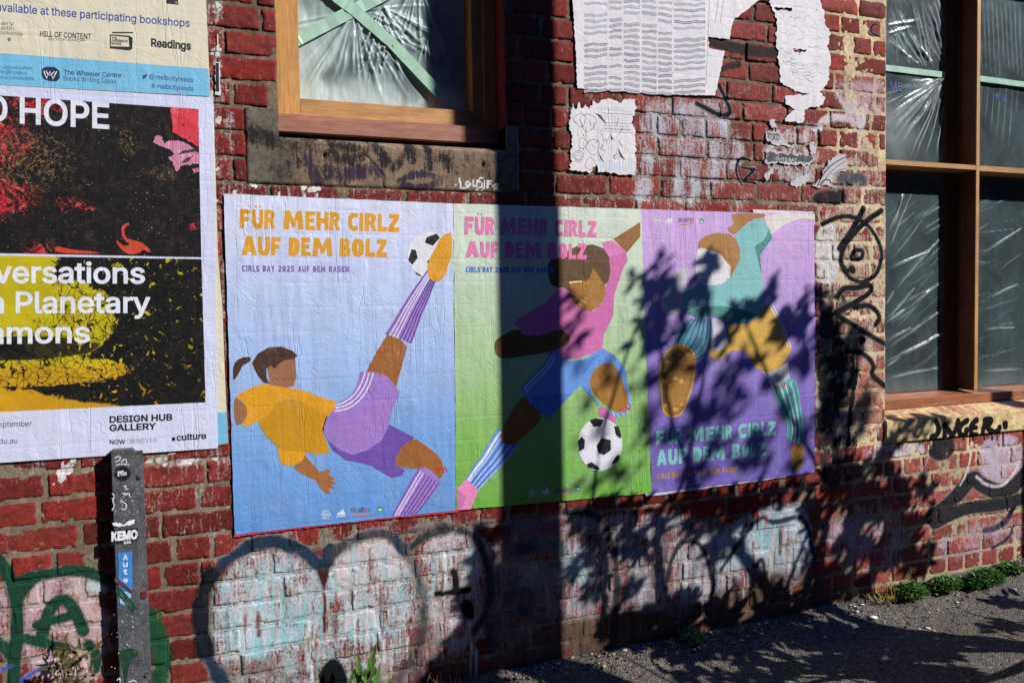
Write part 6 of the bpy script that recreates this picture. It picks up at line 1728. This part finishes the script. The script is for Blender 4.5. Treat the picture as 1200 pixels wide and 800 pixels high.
# broad leaved weed in front, below the big white letters
lm = LeafMesh(); y = -.10
bx, bz = px(428, 830, y)
for (u0, v0, u1, v1, w, t, bd) in ((412, 815, 414, 768, .042, .75, .15), (430, 812, 437, 755, .040, .55, -.1), (440, 815, 449, 778, .026, .8, .1), (405, 820, 392, 795, .030, .6, .5), (450, 818, 468, 789, .030, .5, .4), (425, 820, 424, 786, .034, .95, .3), (398, 822, 386, 803, .03, .4, .6), (436, 822, 452, 800, .03, .7, .7)):
    a = px(u0, v0, y); c_ = px(u1, v1, y); L_ = math.hypot(c_[0]-a[0], c_[1]-a[1])
    lm.strip((bx*.4+a[0]*.6, y, bz*.15+a[1]*.85), (c_[0]-a[0], -.10*abs(bd), c_[1]-a[1]), (.25, -1, .25), L_*1.12, w, t, bd, 9, 1 if w > .03 else 0)
for k in range(14):
    u = random.uniform(410, 445); a = px(u, random.uniform(788, 806), y-.02)
    lm.strip((a[0], y-.02, a[1]), (random.gauss(0, .5), -.3, 1), (0, -1, .2), .035, .012, random.random(), .4, 4)
tag(lm.build('weed', m_leaf), 'broad leaved green weed at the bottom edge below the white bubble letters', 'weed', 'weeds along the wall foot')
lm = LeafMesh(); y = -.09; r_ = random.Random(4)
for k in range(95):
    u = r_.gauss(84, 17); v_ = r_.uniform(757, 812)
    if abs(u-84) > 12 + (v_-755)*.75: continue
    a = px(u, v_, y+r_.uniform(-.05, .04)); th = r_.gauss(0, 1.1)
    lm.strip((a[0], y+r_.uniform(-.05, .04), a[1]), (math.sin(th), r_.gauss(-.2, .4), math.cos(th)*.8), (0, -1, .3), r_.uniform(.018, .05), r_.uniform(.008, .015), r_.random()**1.5, r_.uniform(-.3, .9), 5, 1)
for k in range(12):
    u = r_.gauss(84, 10); a = px(u, 830, y); c_ = px(u+r_.gauss(0, 10), r_.uniform(760, 785), y)
    lm.strip((a[0], y, a[1]), (c_[0]-a[0], -.02, c_[1]-a[1]), (0, -1, 0), math.hypot(c_[0]-a[0], c_[1]-a[1]), .005, .35, .1, 5)
tag(lm.build('weed', m_oliv), 'scraggly olive brown weed at the bottom left beside the steel post', 'weed', 'weeds along the wall foot')
lm = LeafMesh()
for k in range(26):
    u = r_.uniform(495, 545); y = r_.uniform(-.12, -.04); a = px(u, r_.uniform(800, 825), y)
    lm.strip((a[0], y, a[1]), (r_.gauss(0, .5), -.1, 1), (0, -1, 0), r_.uniform(.03, .07), .003, r_.random()*.6, r_.uniform(.1, .8), 5)
tag(lm.build('weed', m_dry), 'dry wispy grass tuft at the wall foot beside the dark pole shadow', 'weed', 'weeds along the wall foot')

# ------------------------------------------------------------------ grit and litter at the wall foot
m_grit, g, b = new_mat('grit')
oi = g.node('ShaderNodeNewGeometry')
c = g.ramp(oi.outputs['Random Per Island'], [(0, (.035, .028, .022)), (.45, (.085, .062, .042)), (.75, (.16, .12, .085)), (1, (.26, .22, .17))])
g.put(b, 'Base Color', c); b.inputs['Roughness'].default_value = .9
def scatter(name, n, mat, size, flat, seed, rect, dens):
    r_ = np.random.default_rng(seed)
    bm = bmesh.new(); bmesh.ops.create_icosphere(bm, subdivisions=1, radius=1)
    T = np.array([v_.co[:] for v_ in bm.verts]); FT = np.array([[v_.index for v_ in f.verts] for f in bm.faces]); bm.free()
    Vs, Fs, k, o_ = [], [], 0, 0
    while k < n:
        x = r_.uniform(rect[0], rect[1]); y = r_.uniform(rect[2], 0)
        if r_.random() > dens(x, y): continue
        s = size*r_.lognormal(0, .5)
        v_ = T*(1+.35*(r_.random((len(T), 1))-.5))*s*np.array([r_.uniform(.7, 1.4), r_.uniform(.7, 1.2), flat*r_.uniform(.6, 1.3)])
        a = r_.uniform(0, 6.28); ca, sa = math.cos(a), math.sin(a)
        v_ = v_ @ np.array([[ca, sa, 0], [-sa, ca, 0], [0, 0, 1]])
        Vs.append(v_+np.array([x, y-.004, float(gz(x, y))+s*flat*.3+.006*(y > -.12)])); Fs.append(FT+o_); o_ += len(T); k += 1
    o = link(name, np_mesh(name, np.concatenate(Vs), np.concatenate(Fs), False), mat)
    return tag(o, kind='stuff')
o = scatter('gravel', 4200, m_grit, .0030, .6, 1, (.2, 4.6, -.75), lambda x, y: .06+.94*math.exp(y/.085))
tag(o, 'loose grit and small stones gathered where the wall meets the pavement', 'gravel')
m_lit, g, b = new_mat('litter')
oi = g.node('ShaderNodeNewGeometry')
c = g.ramp(oi.outputs['Random Per Island'], [(0, (.16, .11, .06)), (.3, (.34, .27, .18)), (.7, (.5, .46, .4)), (1, (.66, .64, .6))])
g.put(b, 'Base Color', c); b.inputs['Roughness'].default_value = .8
o = scatter('litter', 330, m_lit, .0060, .16, 2, (1.1, 4.6, -.5), lambda x, y: .05+.95*math.exp(y/.09))
tag(o, 'pale scraps of dry leaf and paper scattered along the wall foot', 'litter')

# ------------------------------------------------------------------ the pole and the tree whose shadows cross the wall
m_pole = simple('grey_pole_timber', (.16, .13, .10), .85, var=.3, bscale=40, bump=.4, bdist=.004)
xc = (px(581, 400)[0]+px(656, 400)[0])/2
rp = (px(656, 400)[0]-px(581, 400)[0])*math.cos(SUN_AZ)/2
pd = 1.32
polex = xc + pd*math.tan(SUN_AZ)
pole = empty('utility_pole', (polex, -pd, 0), 'tall timber pole standing on the pavement, casting the straight dark shadow down the wall', 'pole')
mb = MB(); mb.tube([(polex, -pd, -.3), (polex, -pd, 3), (polex, -pd, 7)], [rp, rp, rp*.97], m_pole, 28); mb.build('shaft', pole, smooth=True)
mb = MB(); mb.box(polex-.9, polex+.9, -pd-.12, -pd-.02, 6.2, 6.34, m_pole); mb.build('cross_arm', pole)
m_bark = simple('bark', (.10, .075, .05), .9, var=.35, bscale=60, bump=.5, bdist=.004)
m_fol = leaf_mat('tree_leaf', (.03, .075, .02), (.08, .15, .04))
def offscreen(P):
    q = to_px(P)
    return q is None or q[0] > 1225 or q[0] < -25 or q[1] < -40 or q[1] > 845
def cast(u, v_, t, ground=False):
    if ground:
        x, y = pxg(u, v_, 0.02); P = Vector((x, y, float(gz(x, y))))
    else:
        a = px(u, v_); P = Vector((a[0], 0, a[1]))
    q = P + SUN*t
    while not offscreen(q):
        t += .05; q = P+SUN*t
    return q
s1 = SUN.orthogonal().normalized(); s2 = SUN.cross(s1).normalized()
if s2.z < 0: s2 = -s2
s1 = s2.cross(SUN).normalized()
r_ = random.Random(21); fol = LeafMesh()
def leaf_at(P, L_, ang=None):
    a = r_.uniform(0, 2*math.pi) if ang is None else ang
    d = s1*math.cos(a)+s2*math.sin(a)+SUN*r_.uniform(-.35, .35)
    fol.strip(P, d, SUN+s1*r_.gauss(0, .3)+s2*r_.gauss(0, .3), L_, L_*r_.uniform(.36, .58), r_.random(), r_.uniform(0, .4), 4)
def clump(u, v_, ru, rv, n, L_=.052, up=.5, t=None, ground=False):
    tt = t if t else (r_.uniform(2.5, 3.3) if v_ < 410 else r_.uniform(3.8, 5.0))
    n = int(n*(3.2 if u > 955 and v_ < 700 else 2.0 if u > 752 or v_ > 575 else .8))
    for _ in range(n):
        a = r_.uniform(0, 6.283); q = math.sqrt(r_.random())
        P = cast(u+ru*q*math.cos(a), v_+rv*q*math.sin(a), tt+r_.uniform(-.2, .3), ground)
        ang = r_.gauss(math.pi/2, .9) if r_.random() < up else None
        leaf_at(P, L_*r_.uniform(.6, 1.2), ang)
CL = [(824, 318, 7, 18, 9), (836, 312, 5, 14, 6), (775, 322, 6, 22, 10), (748, 334, 12, 7, 7), (766, 350, 14, 16, 16), (790, 352, 16, 14, 16), (818, 352, 16, 14, 22), (768, 394, 12, 20, 22), (757, 372, 8, 12, 8),
      (866, 368, 22, 8, 22), (897, 352, 5, 9, 4), (907, 340, 4, 16, 6), (930, 380, 20, 15, 28), (946, 350, 6, 10, 5), (912, 392, 10, 14, 9), (795, 388, 8, 10, 6), (846, 400, 8, 24, 12),
      (822, 432, 8, 14, 9), (874, 424, 12, 12, 12), (936, 424, 14, 14, 20), (795, 420, 14, 16, 12), (850, 446, 16, 10, 10), (900, 446, 14, 10, 10), (822, 484, 16, 14, 18), (860, 474, 18, 12, 14), (776, 452, 10, 16, 9), (760, 500, 8, 18, 10), (795, 512, 16, 12, 10),
      (840, 524, 18, 10, 12), (888, 520, 18, 12, 14), (920, 480, 10, 18, 10), (938, 510, 8, 20, 10), (820, 552, 24, 9, 14), (880, 546, 20, 9, 12), (930, 545, 10, 8, 6),
      (668, 352, 7, 12, 8), (664, 388, 8, 14, 9), (674, 404, 5, 8, 4), (712, 440, 8, 14, 9), (744, 450, 8, 14, 10), (690, 462, 10, 8, 8), (745, 400, 6, 12, 5), (668, 432, 7, 9, 6), (700, 500, 8, 10, 5), (728, 556, 16, 12, 14), (690, 566, 14, 8, 6), (745, 520, 6, 14, 5), (675, 520, 5, 12, 3),
      (968, 390, 10, 26, 26), (985, 440, 14, 26, 36), (972, 490, 14, 24, 36), (1000, 500, 16, 20, 22), (1016, 470, 8, 14, 8), (995, 400, 10, 12, 8), (962, 350, 6, 14, 7), (1012, 400, 5, 10, 3)]
for c_ in CL: clump(*c_)
LOW = [(690, 606, 18, 10, 20), (725, 596, 24, 8, 20), (770, 610, 14, 16, 10), (820, 588, 26, 12, 40), (870, 590, 20, 14, 34), (815, 618, 14, 12, 14), (845, 640, 14, 16, 16), (868, 600, 16, 16, 24), (905, 580, 14, 10, 14), (935, 570, 12, 10, 14), (955, 600, 10, 30, 34), (990, 560, 22, 24, 48), (1020, 590, 22, 24, 48), (1050, 580, 18, 20, 34), (1060, 620, 20, 22, 50), (1040, 650, 24, 18, 44), (1075, 660, 16, 12, 20), (1000, 640, 20, 24, 34), (975, 680, 18, 16, 34), (1010, 690, 14, 10, 18), (955, 660, 12, 22, 22), (745, 640, 18, 14, 22), (700, 690, 10, 16, 12), (675, 665, 8, 14, 9), (740, 690, 10, 10, 9), (755, 735, 24, 16, 40), (720, 735, 14, 14, 18), (775, 715, 10, 12, 12), (1083, 575, 8, 10, 6), (1092, 600, 5, 8, 3), (1030, 545, 14, 12, 14), (1046, 520, 6, 14, 5), (1088, 650, 8, 8, 6), (700, 640, 14, 16, 12), (735, 615, 10, 10, 8)]
for c_ in LOW: clump(*c_, t=r_.uniform(1.7, 2.4), up=.3)
for c_ in [(1060, 505, 9, 9, 9), (1085, 486, 10, 6, 9), (1100, 492, 8, 6, 7), (1052, 488, 8, 4, 5), (1078, 505, 5, 9, 5)]: clump(*c_, t=2.2, up=.4, L_=.045)
for c_ in [(563, 700, 12, 30, 50), (560, 760, 22, 30, 90), (540, 790, 26, 18, 80), (520, 815, 26, 16, 50), (570, 640, 6, 14, 8)]: clump(*c_, t=2.4, up=.2, L_=.08)
# leaves whose shadows lie on the pavement
GRD = [(860, 758, 40, 7, 50), (930, 748, 50, 8, 70), (1000, 750, 40, 12, 80), (1050, 752, 36, 12, 70), (1090, 762, 30, 10, 46), (960, 775, 50, 10, 40), (1060, 785, 40, 12, 50), (1110, 790, 30, 10, 40), (900, 790, 26, 7, 16), (1185, 713, 16, 7, 14), (1180, 738, 22, 6, 14), (800, 768, 34, 6, 22), (760, 752, 30, 8, 30), (880, 772, 30, 5, 12), (1010, 770, 40, 8, 30), (720, 766, 30, 4, 16), (820, 785, 40, 4, 14), (880, 800, 44, 4, 14), (780, 756, 34, 4, 22), (840, 744, 40, 4, 26), (900, 731, 36, 4, 26), (950, 722, 30, 4, 20)]
for c_ in GRD: clump(*c_, t=.9, up=.1, ground=True, L_=.07)
folo_pts = []
tree_x, tree_y = pxg(1330, 772, 0.0)
def branch(mb, pts, w, t0, t1, ground=False):
    P_ = chaikin(pts, 2, False); n = len(P_)
    vs = [cast(u, v_, t0+(t1-t0)*i/(n-1), ground) for i, (u, v_) in enumerate(P_)]
    ws = w if isinstance(w, tuple) else (w, w*.6)
    mb.tube(vs, [ws[0]+(ws[1]-ws[0])*i/(n-1) for i in range(n)], m_bark, 7)
tr = MB()
for pts_, w in [([(705, 748), (711, 690), (709, 650), (700, 620), (690, 590)], .017), ([(790, 752), (779, 715), (774, 680), (770, 640), (772, 600)], .026), ([(829, 715), (838, 690), (836, 650), (835, 620)], .013),
                ([(867, 722), (866, 700), (858, 676)], .010), ([(887, 720), (882, 690), (874, 655), (870, 620)], .012), ([(909, 714), (922, 690), (934, 655), (950, 620)], .013), ([(940, 705), (952, 670), (965, 630), (975, 580), (980, 520)], .020),
                ([(770, 640), (800, 560), (815, 480), (830, 400), (826, 330)], .010), ([(975, 580), (940, 520), (900, 450), (870, 380)], .010), ([(835, 620), (790, 520), (770, 430), (772, 340)], .009), ([(690, 600), (700, 520), (720, 450), (745, 380)], .008),
                ([(1010, 700), (1030, 640), (1050, 590), (1046, 540)], .014), ([(980, 520), (975, 450), (968, 390)], .012), ([(1000, 690), (1005, 600), (990, 520)], .012)]:
    branch(tr, pts_, w, 1.7, 2.5)
for pts_, w in [([(1340, 775), (1250, 768), (1180, 762), (1105, 761), (1040, 752), (960, 742)], (.034, .014)), ([(1330, 700), (1240, 760), (1190, 785), (1140, 798), (1080, 802)], (.022, .014)), ([(1105, 762), (1050, 775), (980, 790), (900, 800)], .016), ([(1060, 758), (980, 768), (900, 765), (840, 757)], .013), ([(1040, 752), (950, 752), (880, 742)], .011), ([(1000, 750), (930, 738), (890, 728)], .010), ([(1100, 780), (1020, 790), (930, 788), (850, 770)], .010), ([(1200, 735), (1160, 730), (1130, 722)], .006), ([(1220, 720), (1180, 712), (1150, 706)], .006), ([(1190, 752), (1160, 742), (1140, 734)], .005), ([(700, 752), (790, 768), (880, 786), (960, 806)], .007), ([(690, 770), (760, 784), (830, 806)], .006), ([(800, 748), (900, 768), (1000, 792), (1060, 806)], .008), ([(870, 738), (960, 756), (1060, 774)], .008), ([(930, 724), (1000, 738), (1060, 752)], .008)]:
    branch(tr, pts_, w, .5, 1.0, True)
base = cast(1340, 775, .5, True)
tree = empty('street_tree', (base.x, base.y, 0), 'leafy young street tree whose branching shadow dapples the wall and pavement', 'tree')
tr.tube([(base.x+.05, base.y-.02, -.2), (base.x+.02, base.y, .25), base], [.05, .045, .034], m_bark, 9)
tr.tube([base, base+Vector((-.1, .1, .7)), cast(980, 560, 2.3)], [.034, .03, .016], m_bark, 8)
tr.tube([base, base+Vector((-.3, .1, .9)), cast(800, 560, 2.5)], [.03, .025, .012], m_bark, 8)
tr.build('trunk', tree, smooth=True)
fol.build('crown', m_fol, tree)

# ------------------------------------------------------------------ blocks added out of view to close off the low sky, mirrored in panes
m_unseen = simple('unseen_front', (.030, .028, .030), .9, var=.3, bscale=20)
m_wpane = simple('dark_pane', (.02, .022, .025), .15, bump=0)
def sky_block(x0, x1, y0, h, label):
    b_ = empty('sky_block', ((x0+x1)/2, y0-4, 0), label, 'building', 'unseen sky blocks across the street')
    mb = MB(); mb.box(x0, x1, y0-8, y0, 0, h, m_unseen); mb.build('wall', b_)
    mb = MB(); mb.box(x0-.1, x1+.1, y0-8.1, y0+.15, h-.25, h+.1, m_unseen); mb.build('parapet', b_)
    n = max(2, int((x1-x0)/3.2))
    for k in range(n):
        for z in (1.0, 4.4, 7.6):
            if z+2 > h-.4: continue
            xc_ = x0+(k+.5)*(x1-x0)/n
            mb = MB(); mb.box(xc_-.7, xc_+.7, y0+.005, y0+.03, z, z+1.9, m_wpane); mb.build('window', b_)
sky_block(-45, -14, -11.5, 22, 'tall unseen block added across the street against sky light, left of the other two')
sky_block(-13.8, 8.6, -11.5, 19, 'middle unseen block added directly across the street against sky light')
sky_block(8.8, 46, -11.5, 10.3, 'long low unseen block added across the street against sky light, kept below the sun')

# plain upper storey of the brick building, far above the picture
mb = MB(); mb.box(WX0-8, WX1+10, -.25, .6, 5.5, 5.7, m_unseen); mb.build('eave', wall)
mb = MB(); mb.box(WX0-8, WX1+10, .02, .6, 3.32, 5.49, m_unseen); mb.build('upper_wall', wall)
mb = MB(); mb.box(WX0-8, WX0-.02, .01, .6, -.1, 3.31, m_unseen); mb.build('side_wall', wall)
mb = MB(); mb.box(WX1+.02, WX1+10, .01, .6, -.1, 3.31, m_unseen); mb.build('side_wall', wall)

# short post further along the pavement: its shadow lies on the right end of the brick sill
pX, pZ = px(1174, 466, .098); dS = 1.0; rS = .055
sx = pX + (dS+.098)*math.tan(SUN_AZ); hS = zb2 - .01 + (dS+.2)/math.cos(SUN_AZ)*math.tan(SUN_EL)
sp_ = empty('sign_post', (sx, -dS, 0), 'short round metal post on the pavement, its shadow crossing the brick sill', 'post')
mb = MB(); mb.tube([(sx, -dS, -.1), (sx, -dS, hS-.03), (sx, -dS, hS)], [rS, rS, rS*.8], m_galv, 18); mb.build('shaft', sp_, smooth=True)
mb = MB(); mb.tube([(sx, -dS, -.1), (sx, -dS, .10), (sx, -dS, .115)], [.09, .09, .06], m_galv, 18); mb.build('base_collar', sp_, smooth=True)
